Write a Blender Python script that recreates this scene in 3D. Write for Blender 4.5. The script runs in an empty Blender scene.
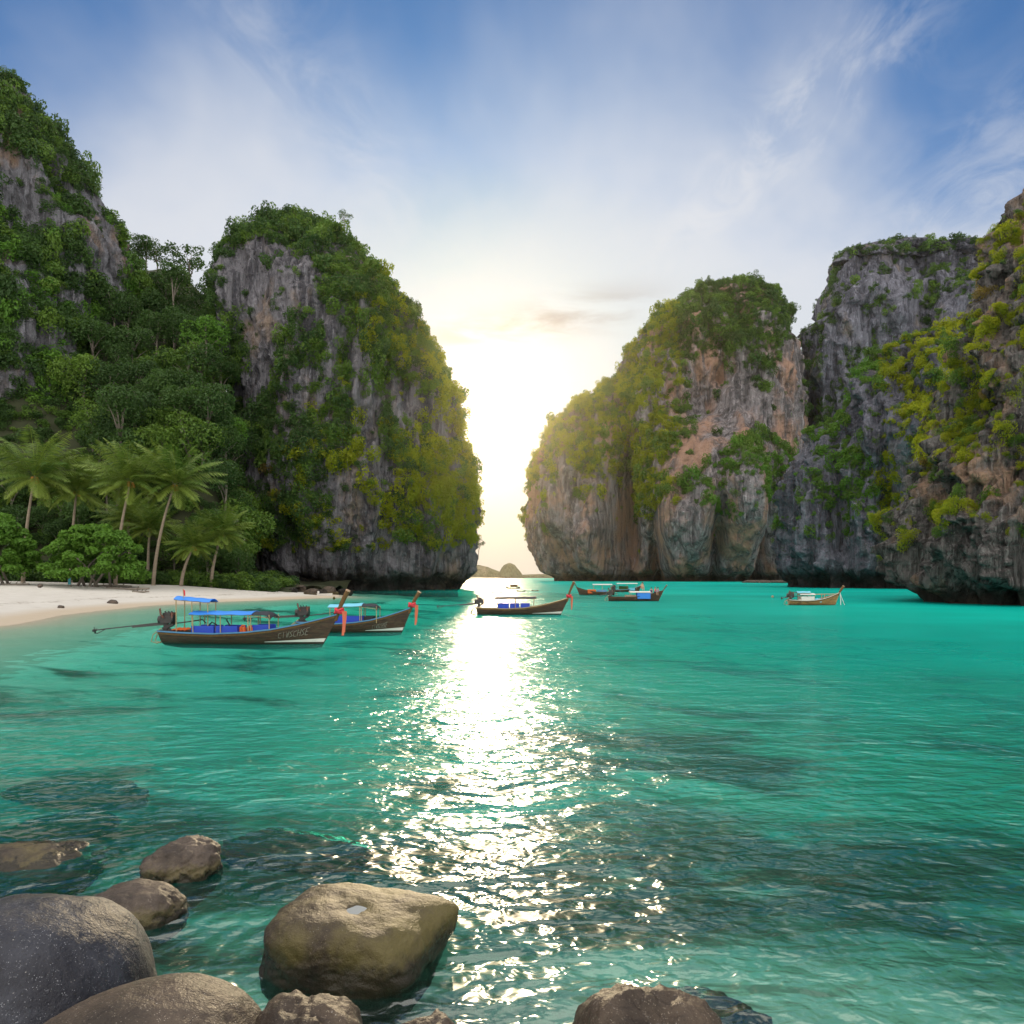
import bpy, bmesh, math, random
import numpy as np
from mathutils import Vector, Matrix, Quaternion
R = math.radians
scene = bpy.context.scene
COL = scene.collection
F, HZ, CX, CH = 750.0, 577.0, 512.0, 3.6      # focal length in pixels, horizon row, centre column, eye height

# ------------------------------------------------------------------ camera
cam_d = bpy.data.cameras.new("camera"); cam = bpy.data.objects.new("camera", cam_d); COL.objects.link(cam)
cam.location = (0, 0, CH); cam.rotation_euler = (R(90), 0, 0)
cam_d.sensor_width = 36; cam_d.lens = 36 * F / 1024; cam_d.shift_y = (HZ - 512) / 1024
cam_d.clip_start = 0.05; cam_d.clip_end = 20000
scene.camera = cam

# ------------------------------------------------------------------ sun, sky, exposure
SUN_AZ, SUN_EL = -2.0, 13.5
sdir = Vector((math.sin(R(SUN_AZ)) * math.cos(R(SUN_EL)), math.cos(R(SUN_AZ)) * math.cos(R(SUN_EL)), math.sin(R(SUN_EL))))
sl = bpy.data.lights.new("sun", 'SUN'); sl.energy = 2.1; sl.angle = R(1.0); sl.color = (1.0, 0.79, 0.50)
so = bpy.data.objects.new("sun", sl); COL.objects.link(so); so.rotation_euler = sdir.to_track_quat('Z', 'Y').to_euler()
so.location = (0, 0, 400)
scene.view_settings.view_transform = 'Standard'; scene.view_settings.look = 'None'
scene.view_settings.gamma = 1.0; scene.view_settings.use_curve_mapping = False
scene.view_settings.exposure = 0.5

class NT:
    """small helper for building node trees"""
    def __init__(s, tree): s.t = tree; s.n = tree.nodes; s.l = tree.links; s.n.clear()
    def add(s, typ, **kw):
        nd = s.n.new(typ)
        for k, v in kw.items(): setattr(nd, k, v)
        return nd
    def put(s, sock, v):
        if v is None: return
        if hasattr(v, 'is_output') or hasattr(v, 'node'): s.l.new(v, sock)
        else:
            try: sock.default_value = v
            except Exception: sock.default_value = (*v, 1.0)
    def math(s, op, a, b=None, c=None, clamp=False):
        nd = s.add('ShaderNodeMath', operation=op, use_clamp=clamp)
        s.put(nd.inputs[0], a); s.put(nd.inputs[1], b); s.put(nd.inputs[2], c)
        return nd.outputs[0]
    def vmath(s, op, a, b=None, out=0):
        nd = s.add('ShaderNodeVectorMath', operation=op); s.put(nd.inputs[0], a); s.put(nd.inputs[1], b)
        return nd.outputs[out]
    def noise(s, vec, scale=1.0, detail=4.0, rough=0.55, dist=0.0, out=0):
        nd = s.add('ShaderNodeTexNoise'); s.put(nd.inputs['Vector'], vec); nd.inputs['Scale'].default_value = scale
        nd.inputs['Detail'].default_value = detail; nd.inputs['Roughness'].default_value = rough; nd.inputs['Distortion'].default_value = dist
        return nd.outputs[out]
    def voro(s, vec, scale=1.0, feature='F1', out=0):
        nd = s.add('ShaderNodeTexVoronoi', feature=feature); s.put(nd.inputs['Vector'], vec); nd.inputs['Scale'].default_value = scale
        return nd.outputs[out]
    def mr(s, v, a, b, c=0.0, d=1.0, smooth=True):
        nd = s.add('ShaderNodeMapRange', interpolation_type='SMOOTHSTEP' if smooth else 'LINEAR')
        s.put(nd.inputs[0], v)
        for i, q in enumerate((a, b, c, d)): s.put(nd.inputs[1 + i], q)
        return nd.outputs[0]
    def mix(s, f, a, b, mode='MIX'):
        nd = s.add('ShaderNodeMix', data_type='RGBA', blend_type=mode)
        s.put(nd.inputs[0], f); s.put(nd.inputs[6], a); s.put(nd.inputs[7], b)
        return nd.outputs[2]
    def scale(s, v, sc, loc=(0, 0, 0), rot=(0, 0, 0)):
        nd = s.add('ShaderNodeMapping'); s.put(nd.inputs[0], v); nd.inputs['Scale'].default_value = sc
        nd.inputs['Location'].default_value = loc; nd.inputs['Rotation'].default_value = rot
        return nd.outputs[0]
    def bump(s, h, strength=0.5, dist=0.1, normal=None):
        nd = s.add('ShaderNodeBump'); s.put(nd.inputs['Height'], h); nd.inputs['Strength'].default_value = strength
        nd.inputs['Distance'].default_value = dist; s.put(nd.inputs['Normal'], normal)
        return nd.outputs[0]
    def bsdf(s, col, rough=0.8, normal=None, metal=0.0, spec=0.3):
        nd = s.add('ShaderNodeBsdfPrincipled'); s.put(nd.inputs['Base Color'], col); s.put(nd.inputs['Roughness'], rough)
        s.put(nd.inputs['Normal'], normal); s.put(nd.inputs['Metallic'], metal); nd.inputs['Specular IOR Level'].default_value = spec
        return nd.outputs[0]
    def out(s, surf, vol=None):
        o = s.add('ShaderNodeOutputMaterial')
        if surf is not None: s.l.new(surf, o.inputs['Surface'])
        if vol is not None: s.l.new(vol, o.inputs['Volume'])

def new_mat(name):
    m = bpy.data.materials.new(name); m.use_nodes = True
    return m, NT(m.node_tree)

# ---- world: physical sky with thin high cloud (laid out on a cloud plane overhead)
world = bpy.data.worlds.new("World"); scene.world = world; world.use_nodes = True
w = NT(world.node_tree)
sky = w.add('ShaderNodeTexSky', sky_type='NISHITA', sun_disc=False, sun_elevation=R(SUN_EL), sun_rotation=R(SUN_AZ),
            air_density=1.2, dust_density=0.7, ozone_density=2.5, altitude=0)
tc = w.add('ShaderNodeTexCoord')
sep = w.add('ShaderNodeSeparateXYZ'); w.l.new(tc.outputs['Generated'], sep.inputs[0])
dx, dy, dz = sep.outputs
den = w.math('ADD', w.math('MAXIMUM', dz, 0.0), 0.12)
cu, cv = w.math('DIVIDE', dx, den), w.math('DIVIDE', dy, den)
comb = w.add('ShaderNodeCombineXYZ'); w.l.new(cu, comb.inputs[0]); w.l.new(cv, comb.inputs[1])
P = comb.outputs[0]
def streak(x0, y0, x1, y1, wid, soft=0.25):
    # gaussian band round a segment on the cloud plane
    L = math.hypot(x1 - x0, y1 - y0); ux, uy = (x1 - x0) / L, (y1 - y0) / L
    ax, ay = w.math('SUBTRACT', cu, x0), w.math('SUBTRACT', cv, y0)
    t = w.math('ADD', w.math('MULTIPLY', ax, ux), w.math('MULTIPLY', ay, uy))
    c = w.math('SUBTRACT', w.math('MULTIPLY', ax, -uy), w.math('MULTIPLY', ay, -ux))
    across = w.math('POWER', 2.718, w.math('MULTIPLY', w.math('POWER', w.math('ABSOLUTE', w.math('DIVIDE', c, wid)), 2.0), -1.0))
    a = w.mr(t, -soft * L, soft * L); b = w.mr(t, L * (1 + soft), L * (1 - soft))
    return w.math('MULTIPLY', across, w.math('MULTIPLY', a, b))
n_fine = w.noise(w.scale(P, (8, 4.2, 1), rot=(0, 0, R(-18))), 1.0, 9, 0.66, 0.9)
n_fine2 = w.noise(w.scale(P, (5, 3.4, 1), rot=(0, 0, R(20))), 1.0, 8, 0.62, 0.8)
n_big = w.noise(w.scale(P, (1.1, 0.7, 1), loc=(3.1, 0.4, 0)), 1.0, 5, 0.55, 0.4)
SKYC = {}
s_right = w.math('MULTIPLY', streak(0.33, 1.95, 0.56, 1.12, 0.085), w.mr(n_fine, 0.38, 0.68))
s_left = w.math('MULTIPLY', streak(-0.40, 1.0, -0.20, 1.75, 0.11), w.mr(n_fine2, 0.30, 0.72))
s_far = w.math('MULTIPLY', streak(0.95, 1.9, 1.1, 1.25, 0.30), w.mr(n_fine, 0.35, 0.75))
veil = w.math('MULTIPLY', w.mr(w.math('ADD', w.math('SUBTRACT', cv, w.math('MULTIPLY', w.math('ABSOLUTE', w.math('ADD', cu, 0.08)), 0.22)), w.math('MULTIPLY', w.math('SUBTRACT', n_big, 0.5), 1.5)), 0.80, 1.75), 0.90)
cover = w.math('MAXIMUM', w.math('MULTIPLY', s_right, 0.75), w.math('MAXIMUM', w.math('MULTIPLY', s_left, 0.45), w.math('MULTIPLY', s_far, 0.5)))
cover = w.math('SUBTRACT', 1.0, w.math('MULTIPLY', w.math('SUBTRACT', 1.0, cover), w.math('SUBTRACT', 1.0, veil)))
# low grey bank left of centre, above the gap
bank = w.math('MULTIPLY', streak(-0.24, 2.28, 0.36, 2.02, 0.11), w.mr(w.noise(w.scale(P, (3, 6, 1)), 1.0, 7, 0.6, 0.3), 0.35, 0.65))
skycol = w.mix(1.0, sky.outputs[0], (0.23, 0.50, 0.82, 1), 'MULTIPLY')
skycol = w.mix(1.0, skycol, (4.5, 4.6, 4.9, 1), 'DARKEN')
col = w.mix(w.math('MULTIPLY', cover, 0.92), skycol, (5.9, 5.9, 6.0, 1))
warm = w.mr(dz, 0.30, 0.02)
col = w.mix(w.math('MULTIPLY', warm, 0.75), col, (5.2, 4.55, 3.75, 1))
col = w.mix(w.math('MULTIPLY', bank, 0.85), col, (3.3, 3.0, 2.95, 1))
# bright fill light added to the unseen sky behind and above the viewer
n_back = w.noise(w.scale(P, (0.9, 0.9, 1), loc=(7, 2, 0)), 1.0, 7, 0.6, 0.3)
sky_fill = w.math('MULTIPLY', w.math('MAXIMUM', w.math('MULTIPLY', w.mr(dy, 0.12, -0.35), 0.90), w.mr(dz, 0.66, 0.86)), w.mr(n_back, 0.25, 0.55, 0.45, 1.0))
col = w.mix(sky_fill, col, (17.5, 16.6, 15.6, 1))
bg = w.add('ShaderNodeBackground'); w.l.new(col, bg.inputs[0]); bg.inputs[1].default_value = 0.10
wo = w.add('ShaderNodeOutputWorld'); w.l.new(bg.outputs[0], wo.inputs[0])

cy = scene.cycles
cy.max_bounces = 6; cy.diffuse_bounces = 2; cy.glossy_bounces = 3; cy.transmission_bounces = 3
cy.transparent_max_bounces = 8; cy.volume_bounces = 0
cy.use_denoising = True; cy.sample_clamp_indirect = 6.0; cy.sample_clamp_direct = 0.0
cy.caustics_reflective = False; cy.caustics_refractive = False
cy.use_adaptive_sampling = True; cy.adaptive_threshold = 0.02
# ------------------------------------------------------------------ tagging and mesh helpers
def tag(o, label=None, cat=None, group=None, kind=None):
    if label: o['label'] = label
    if cat: o['category'] = cat
    if group: o['group'] = group
    if kind: o['kind'] = kind
    return o
def link(name, me, mat=None, parent=None):
    o = bpy.data.objects.new(name, me); COL.objects.link(o)
    if mat is not None and len(me.materials) == 0: me.materials.append(mat)
    if parent is not None: o.parent = parent
    return o
def empty(name, loc=(0, 0, 0), rz=0.0, sc=1.0):
    o = bpy.data.objects.new(name, None); COL.objects.link(o); o.location = loc; o.rotation_euler = (0, 0, rz); o.scale = (sc,) * 3
    o.empty_display_size = 0.5
    return o
def copy_tree(o, parent=None):
    c = o.copy(); COL.objects.link(c)
    if parent is not None: c.parent = parent
    for ch in list(o.children): copy_tree(ch, c)
    return c
def np_mesh(name, V, Fc, smooth=True):
    """V (n,3), Fc (m,k) with k = 3 or 4"""
    V = np.asarray(V, np.float32); Fc = np.asarray(Fc, np.int32); k = Fc.shape[1]
    me = bpy.data.meshes.new(name)
    me.vertices.add(len(V)); me.vertices.foreach_set('co', V.ravel())
    me.loops.add(Fc.size); me.loops.foreach_set('vertex_index', Fc.ravel())
    me.polygons.add(len(Fc)); me.polygons.foreach_set('loop_start', np.arange(0, Fc.size, k, dtype=np.int32))
    me.polygons.foreach_set('use_smooth', np.full(len(Fc), smooth))
    me.update(calc_edges=True); me.validate()
    return me
def grid_faces(nu, nv, wrap=False):
    """vertex index = j*nu+i; quads"""
    i = np.arange(nu if wrap else nu - 1); j = np.arange(nv - 1)
    I, J = np.meshgrid(i, j); I2 = (I + 1) % nu
    return np.stack([J * nu + I, J * nu + I2, (J + 1) * nu + I2, (J + 1) * nu + I], -1).reshape(-1, 4)
def attr(me, name, vals, typ='FLOAT', dom='POINT'):
    a = me.attributes.new(name, typ, dom)
    a.data.foreach_set('value' if typ in ('FLOAT', 'INT') else 'vector', np.asarray(vals, np.int32 if typ == 'INT' else np.float32).ravel())

# ---- numpy gradient noise
_rng = np.random.default_rng(11)
_perm = np.concatenate([_rng.permutation(256)] * 2)
_g = _rng.normal(size=(256, 3)); _g /= np.linalg.norm(_g, axis=1)[:, None]
def perlin(p):
    p = np.asarray(p, np.float64); i = np.floor(p).astype(int); f = p - i; u = f * f * f * (f * (f * 6 - 15) + 10); i &= 255
    r = 0
    for a in (0, 1):
        wx = u[..., 0] if a else 1 - u[..., 0]
        for b in (0, 1):
            wy = u[..., 1] if b else 1 - u[..., 1]
            for c in (0, 1):
                wz = u[..., 2] if c else 1 - u[..., 2]
                h = _perm[_perm[_perm[(i[..., 0] + a) & 255] + ((i[..., 1] + b) & 255)] + ((i[..., 2] + c) & 255)]
                gg = _g[h]
                r = r + wx * wy * wz * (gg[..., 0] * (f[..., 0] - a) + gg[..., 1] * (f[..., 1] - b) + gg[..., 2] * (f[..., 2] - c))
    return r * 1.6
def fbm(p, octv=4, gain=0.5, lac=2.03):
    s = 0; a = 1.0; q = np.array(p, np.float64)
    for k in range(octv):
        s = s + a * perlin(q); q = q * lac + 17.3; a *= gain
    return s
def ridged(p, octv=3, gain=0.5):
    s = 0; a = 1.0; q = np.array(p, np.float64)
    for k in range(octv):
        s = s + a * (1 - 2 * np.abs(perlin(q))); q = q * 2.07 + 9.1; a *= gain
    return s
def sstep(a, b, x):
    t = np.clip((x - a) / (b - a), 0, 1); return t * t * (3 - 2 * t)
def proj(P):
    y = np.maximum(P[..., 1], 0.1)
    return CX + F * P[..., 0] / y, HZ - F * (P[..., 2] - CH) / y
def w_at(px, py, d): return Vector(((px - CX) / F * d, d, CH + (HZ - py) / F * d))
def in_poly(px, py, poly):
    ins = np.zeros(px.shape, bool); n = len(poly)
    for k in range(n):
        x0, y0 = poly[k]; x1, y1 = poly[(k + 1) % n]
        c = ((y0 > py) != (y1 > py)) & (px < (x1 - x0) * (py - y0) / (y1 - y0 + 1e-9) + x0)
        ins ^= c
    return ins

# ------------------------------------------------------------------ haze (real air), water, seabed, beach
hm, h = new_mat("haze_air")
pv = h.add('ShaderNodeVolumePrincipled'); pv.inputs['Color'].default_value = (1.0, 0.90, 0.70, 1)
pv.inputs['Density'].default_value = 0.000032; pv.inputs['Anisotropy'].default_value = 0.895
h.out(None, pv.outputs[0])
bm = bmesh.new(); bmesh.ops.create_cube(bm, size=1.0)
for v in bm.verts: v.co = Vector((v.co.x * 7000, v.co.y * 3100 + 1400, -12 if v.co.z < 0 else 340))
me = bpy.data.meshes.new("haze"); bm.to_mesh(me); bm.free()
hz = link("haze", me, hm); tag(hz, "pale warm sea haze filling the bay air", "haze", kind="stuff")

SH_Y = np.array([-40, 0, 25, 40, 56, 71, 93, 108, 117, 135, 150, 175, 400.])
SH_X = np.array([-24, -28, -32, -34.5, -38, -42.5, -46, -43.5, -38, -31, -34, -50, -60.])
def shore_sd(x, y): return (np.interp(y, SH_Y, SH_X) - x) * 0.85 + 1.3 * perlin(np.stack([x / 14, y / 14, 0 * x], -1))
def ground_h(x, y):
    sd = shore_sd(x, y)
    land = np.where(sd < 26, 0.08 * sd, 2.08 + 0.03 * (sd - 26))
    sea = -0.105 * (-sd) ** 0.92 if False else -0.11 * np.maximum(-sd, 0) ** 0.9
    sea = np.maximum(sea, -5.5)
    # the rocky shore the viewer stands on: shallow shelf
    r = np.hypot(x * 0.8, y - 1.0)
    shelf = -0.35 - 0.14 * np.maximum(r - 4.5, 0)
    sea = np.maximum(sea, np.maximum(shelf, -5.5))
    hgt = np.where(sd > 0, land, sea)
    n = fbm(np.stack([x / 7, y / 7, 0 * x + 3], -1), 4)
    hgt = hgt + np.where(hgt < -0.3, 0.22 * n * np.clip(-hgt, 0, 1.6), 0.035 * n)
    return hgt

# water sheet, finer near the viewer
rows = np.concatenate([np.linspace(-30, 1.0, 24), 1.0 + np.cumsum(np.geomspace(0.12, 3.2, 190)), ])
rows = np.concatenate([rows, rows[-1] + np.cumsum(np.geomspace(4, 420, 60))]); rows = rows[rows < 2800]; rows = np.append(rows, 2900.)
cols = np.linspace(-1, 1, 260); cols = np.sign(cols) * (0.55 * np.abs(cols) + 0.45 * np.abs(cols) ** 3)
Y, U = np.meshgrid(rows, cols, indexing='ij'); X = U * (np.maximum(Y, 0) * 1.05 + 60)
dep = np.maximum(0.0, -ground_h(X, Y))
me = np_mesh("water", np.stack([X, Y, 0 * X], -1).reshape(-1, 3), grid_faces(len(cols), len(rows)))
attr(me, 'depth', dep.ravel())
wm, n = new_mat("sea_water")
geo = n.add('ShaderNodeNewGeometry'); pos = geo.outputs['Position']
da = n.add('ShaderNodeAttribute', attribute_name='depth'); depth = da.outputs['Fac']
tint = n.add('ShaderNodeCombineColor')
for k, a in enumerate((0.50, 0.93, 0.895)): n.l.new(n.math('POWER', a, n.math('MULTIPLY', depth, 1.5)), tint.inputs[k])
trn = n.add('ShaderNodeBsdfTransparent'); n.l.new(tint.outputs[0], trn.inputs[0])
body_c = n.mix(n.mr(n.noise(n.scale(pos, (0.02, 0.035, 1)), 1.0, 4), 0.35, 0.7), (0.000, 0.39, 0.315, 1), (0.000, 0.50, 0.41, 1))
dif = n.add('ShaderNodeBsdfDiffuse'); n.l.new(body_c, dif.inputs[0])
fac = n.math('SUBTRACT', 1.0, n.math('POWER', 2.718, n.math('MULTIPLY', n.math('MULTIPLY', depth, depth), -0.055)))
mx = n.add('ShaderNodeMixShader'); n.l.new(fac, mx.inputs[0]); n.l.new(trn.outputs[0], mx.inputs[1]); n.l.new(dif.outputs[0], mx.inputs[2])
w1 = n.noise(n.scale(pos, (0.75, 1.3, 1), rot=(0, 0, R(8))), 1.0, 2.0, 0.45, 0.5)
w2 = n.noise(n.scale(pos, (3.4, 4.8, 1), rot=(0, 0, R(-12))), 1.0, 2.0, 0.5, 0.4)
w3 = n.noise(n.scale(pos, (0.11, 0.2, 1)), 1.0, 2.0, 0.5)
sy_ = n.add('ShaderNodeSeparateXYZ'); n.l.new(pos, sy_.inputs[0])
rings = None
for rx_, ry_, am_ in ((-4.05, 9.2, 0.010), (-1.5, 7.1, 0.012), (-3.9, 8.0, 0.008), (0.9, 4.9, 0.008), (-5.9, 9.9, 0.008)):
    dd = n.vmath('DISTANCE', pos, (rx_, ry_, 0.0), 1)
    wv = n.math('MULTIPLY', n.math('SINE', n.math('MULTIPLY', dd, 23.0)), n.math('MULTIPLY', n.math('POWER', 2.718, n.math('MULTIPLY', dd, -0.75)), am_))
    rings = wv if rings is None else n.math('ADD', rings, wv)
calm = n.mr(w3, 0.35, 0.65, 0.55, 1.0)
hgt = n.math('ADD', n.math('MULTIPLY', w1, 0.22), n.math('ADD', n.math('MULTIPLY', w2, 0.060), rings))
hgt = n.math('MULTIPLY', n.math('MULTIPLY', hgt, calm), n.mr(sy_.outputs[1], 9, 32, 1.45, 1.0))
bmp = n.bump(hgt, 1.0, 1.0)
gl2 = n.add('ShaderNodeBsdfGlossy'); gl2.inputs['Roughness'].default_value = 0.21; n.l.new(bmp, gl2.inputs['Normal'])
gl = n.add('ShaderNodeBsdfGlossy'); gl.inputs['Roughness'].default_value = 0.06; n.l.new(bmp, gl.inputs['Normal'])
fr = n.add('ShaderNodeFresnel'); fr.inputs[0].default_value = 1.85; n.l.new(bmp, fr.inputs['Normal'])
mx2 = n.add('ShaderNodeMixShader'); n.l.new(n.math('MINIMUM', fr.outputs[0], n.mr(sy_.outputs[1], 9, 36, 0.54, 0.19)), mx2.inputs[0]); n.l.new(mx.outputs[0], mx2.inputs[1]); mg = n.add('ShaderNodeMixShader'); mg.inputs[0].default_value = 0.5; n.l.new(gl.outputs[0], mg.inputs[1]); n.l.new(gl2.outputs[0], mg.inputs[2]); n.l.new(mg.outputs[0], mx2.inputs[2])
n.out(mx2.outputs[0])
water = link("water", me, wm); tag(water, "clear turquoise bay water with rippled surface", "water", kind="structure")

# seabed and the beach (two sheets of one ground)
sm, n = new_mat("sand")
geo = n.add('ShaderNodeNewGeometry'); pos = geo.outputs['Position']
sx = n.add('ShaderNodeSeparateXYZ'); n.l.new(pos, sx.inputs[0])
wet = n.mr(sx.outputs[2], 0.12, 0.42, 1.0, 0.0)
dry = n.mix(n.noise(pos, 0.6, 6), (0.45, 0.425, 0.38, 1), (0.58, 0.56, 0.515, 1))
lit = n.mix(n.mr(n.noise(n.scale(pos, (0.5, 0.9, 1)), 1.0, 8, 0.7), 0.60, 0.72), dry, (0.30, 0.25, 0.19, 1))
tide = n.math('MULTIPLY', n.mr(n.math('ABSOLUTE', n.math('SUBTRACT', n.math('ADD', sx.outputs[2], n.math('MULTIPLY', n.noise(pos, 0.25, 4), 0.5)), 0.95)), 0.0, 0.05, 1, 0), n.mr(n.noise(pos, 2.5, 5), 0.45, 0.6))
lit = n.mix(n.math('MULTIPLY', tide, 0.8), lit, (0.16, 0.12, 0.08, 1))
c = n.mix(n.math('MULTIPLY', wet, 0.8), lit, (0.42, 0.34, 0.24, 1))
nz = n.math('ADD', n.noise(pos, 1.3, 6), n.math('MULTIPLY', n.noise(pos, 18, 3), 0.12))
n.out(n.bsdf(c, 0.9, n.bump(nz, 0.6, 0.25), spec=0.15))
bx, by = np.meshgrid(np.linspace(-170, -12, 230), np.linspace(12, 215, 280)); bh = ground_h(bx, by)
fcs = grid_faces(230, 280); keep = (bh.ravel()[fcs] > -0.7).any(1)
me = np_mesh("sand_beach", np.stack([bx, by, bh], -1).reshape(-1, 3), fcs[keep])
link("sand_beach", me, sm); tag(bpy.data.objects["sand_beach"], "pale sand beach curving in front of the palms", "beach", kind="structure")

bm_, n = new_mat("seabed")
geo = n.add('ShaderNodeNewGeometry'); pos = geo.outputs['Position']
reef = n.mr(n.noise(n.scale(pos, (0.075, 0.13, 1), loc=(1.7, 0.3, 0)), 1.0, 5, 0.6, 0.6), 0.47, 0.64)
sx = n.add('ShaderNodeSeparateXYZ'); n.l.new(pos, sx.inputs[0])
yy = n.math('ADD', sx.outputs[1], n.math('MULTIPLY', n.noise(n.scale(pos, (0.16, 0.3, 1)), 1.0, 4), 9.0)); near = n.math('MULTIPLY', n.mr(yy, 19, 25, 1, 0), n.mr(yy, 11.5, 14.0, 0.25, 1.0))
reefm = n.math('MAXIMUM', reef, n.math('MULTIPLY', near, n.mr(n.noise(pos, 0.30, 3), 0.22, 0.50)))
rock = n.mix(n.noise(pos, 2.0, 6), (0.010, 0.024, 0.014, 1), (0.050, 0.078, 0.046, 1))
sandc = n.mix(n.noise(pos, 0.8, 5), (0.48, 0.44, 0.34, 1), (0.66, 0.62, 0.50, 1))
n.out(n.bsdf(n.mix(reefm, sandc, rock), 0.9, n.bump(n.noise(pos, 1.5, 7), 0.7, 0.4)))
rw = np.concatenate([np.linspace(-30, 2, 16), 2 + np.cumsum(np.geomspace(0.25, 6, 120))]); rw = np.concatenate([rw, rw[-1] + np.cumsum(np.geomspace(8, 500, 40))])
rw = rw[rw < 2900]; cl = np.linspace(-1, 1, 200); Y, U = np.meshgrid(rw, cl, indexing='ij'); X = U * (np.maximum(Y, 0) * 1.05 + 60)
hh = ground_h(X, Y); hh = np.where(hh > -0.6, np.minimum(hh, 40) - 0.25, hh)
me = np_mesh("seabed", np.stack([X, Y, hh], -1).reshape(-1, 3), grid_faces(len(cl), len(rw)))
link("seabed", me, bm_); tag(bpy.data.objects["seabed"], "sandy seabed with dark reef patches", "seabed", kind="structure")
# ------------------------------------------------------------------ limestone cliffs
def rock_mat(name, base, dark, warm, warm_amt, base_h, detail=1.0):
    m, n = new_mat(name)
    geo = n.add('ShaderNodeNewGeometry'); pos = geo.outputs['Position']
    sz = n.add('ShaderNodeSeparateXYZ'); n.l.new(pos, sz.inputs[0])
    d = detail
    streak = n.noise(n.scale(pos, (0.34 * d, 0.34 * d, 0.035 * d)), 1.0, 6, 0.65, 0.6)
    streak2 = n.noise(n.scale(pos, (1.0 * d, 1.0 * d, 0.12 * d), loc=(5, 2, 1)), 1.0, 5, 0.65, 0.4)
    blot = n.noise(n.scale(pos, (0.07 * d, 0.07 * d, 0.04 * d), loc=(2, 9, 4)), 1.0, 5, 0.6)
    c = n.mix(n.mr(streak, 0.40, 0.60), dark, base)
    c = n.mix(n.math('MULTIPLY', n.mr(streak2, 0.53, 0.68), 0.65), c, tuple(min(1, b * 1.75) for b in base[:3]) + (1,))
    c = n.mix(n.math('MULTIPLY', n.mr(streak2, 0.46, 0.30), 0.9), c, tuple(b * 0.35 for b in dark[:3]) + (1,))
    wmask = n.math('MULTIPLY', n.mr(blot, 0.56 - 0.12 * warm_amt, 0.70 - 0.08 * warm_amt), n.mr(streak, 0.30, 0.55))
    c = n.mix(n.math('MULTIPLY', wmask, 0.85), c, warm)
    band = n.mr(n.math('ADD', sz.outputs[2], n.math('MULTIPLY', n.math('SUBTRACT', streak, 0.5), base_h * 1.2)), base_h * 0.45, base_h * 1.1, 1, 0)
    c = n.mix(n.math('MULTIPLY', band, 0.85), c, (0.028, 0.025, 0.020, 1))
    hgt = n.math('ADD', n.math('MULTIPLY', streak, 1.0), n.math('ADD', n.math('MULTIPLY', streak2, 0.5), n.math('MULTIPLY', n.noise(pos, 0.9 * d, 5, 0.65), 0.5)))
    n.out(n.bsdf(c, 0.92, n.bump(hgt, 1.0, 3.2 / d), spec=0.15))
    return m

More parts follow.
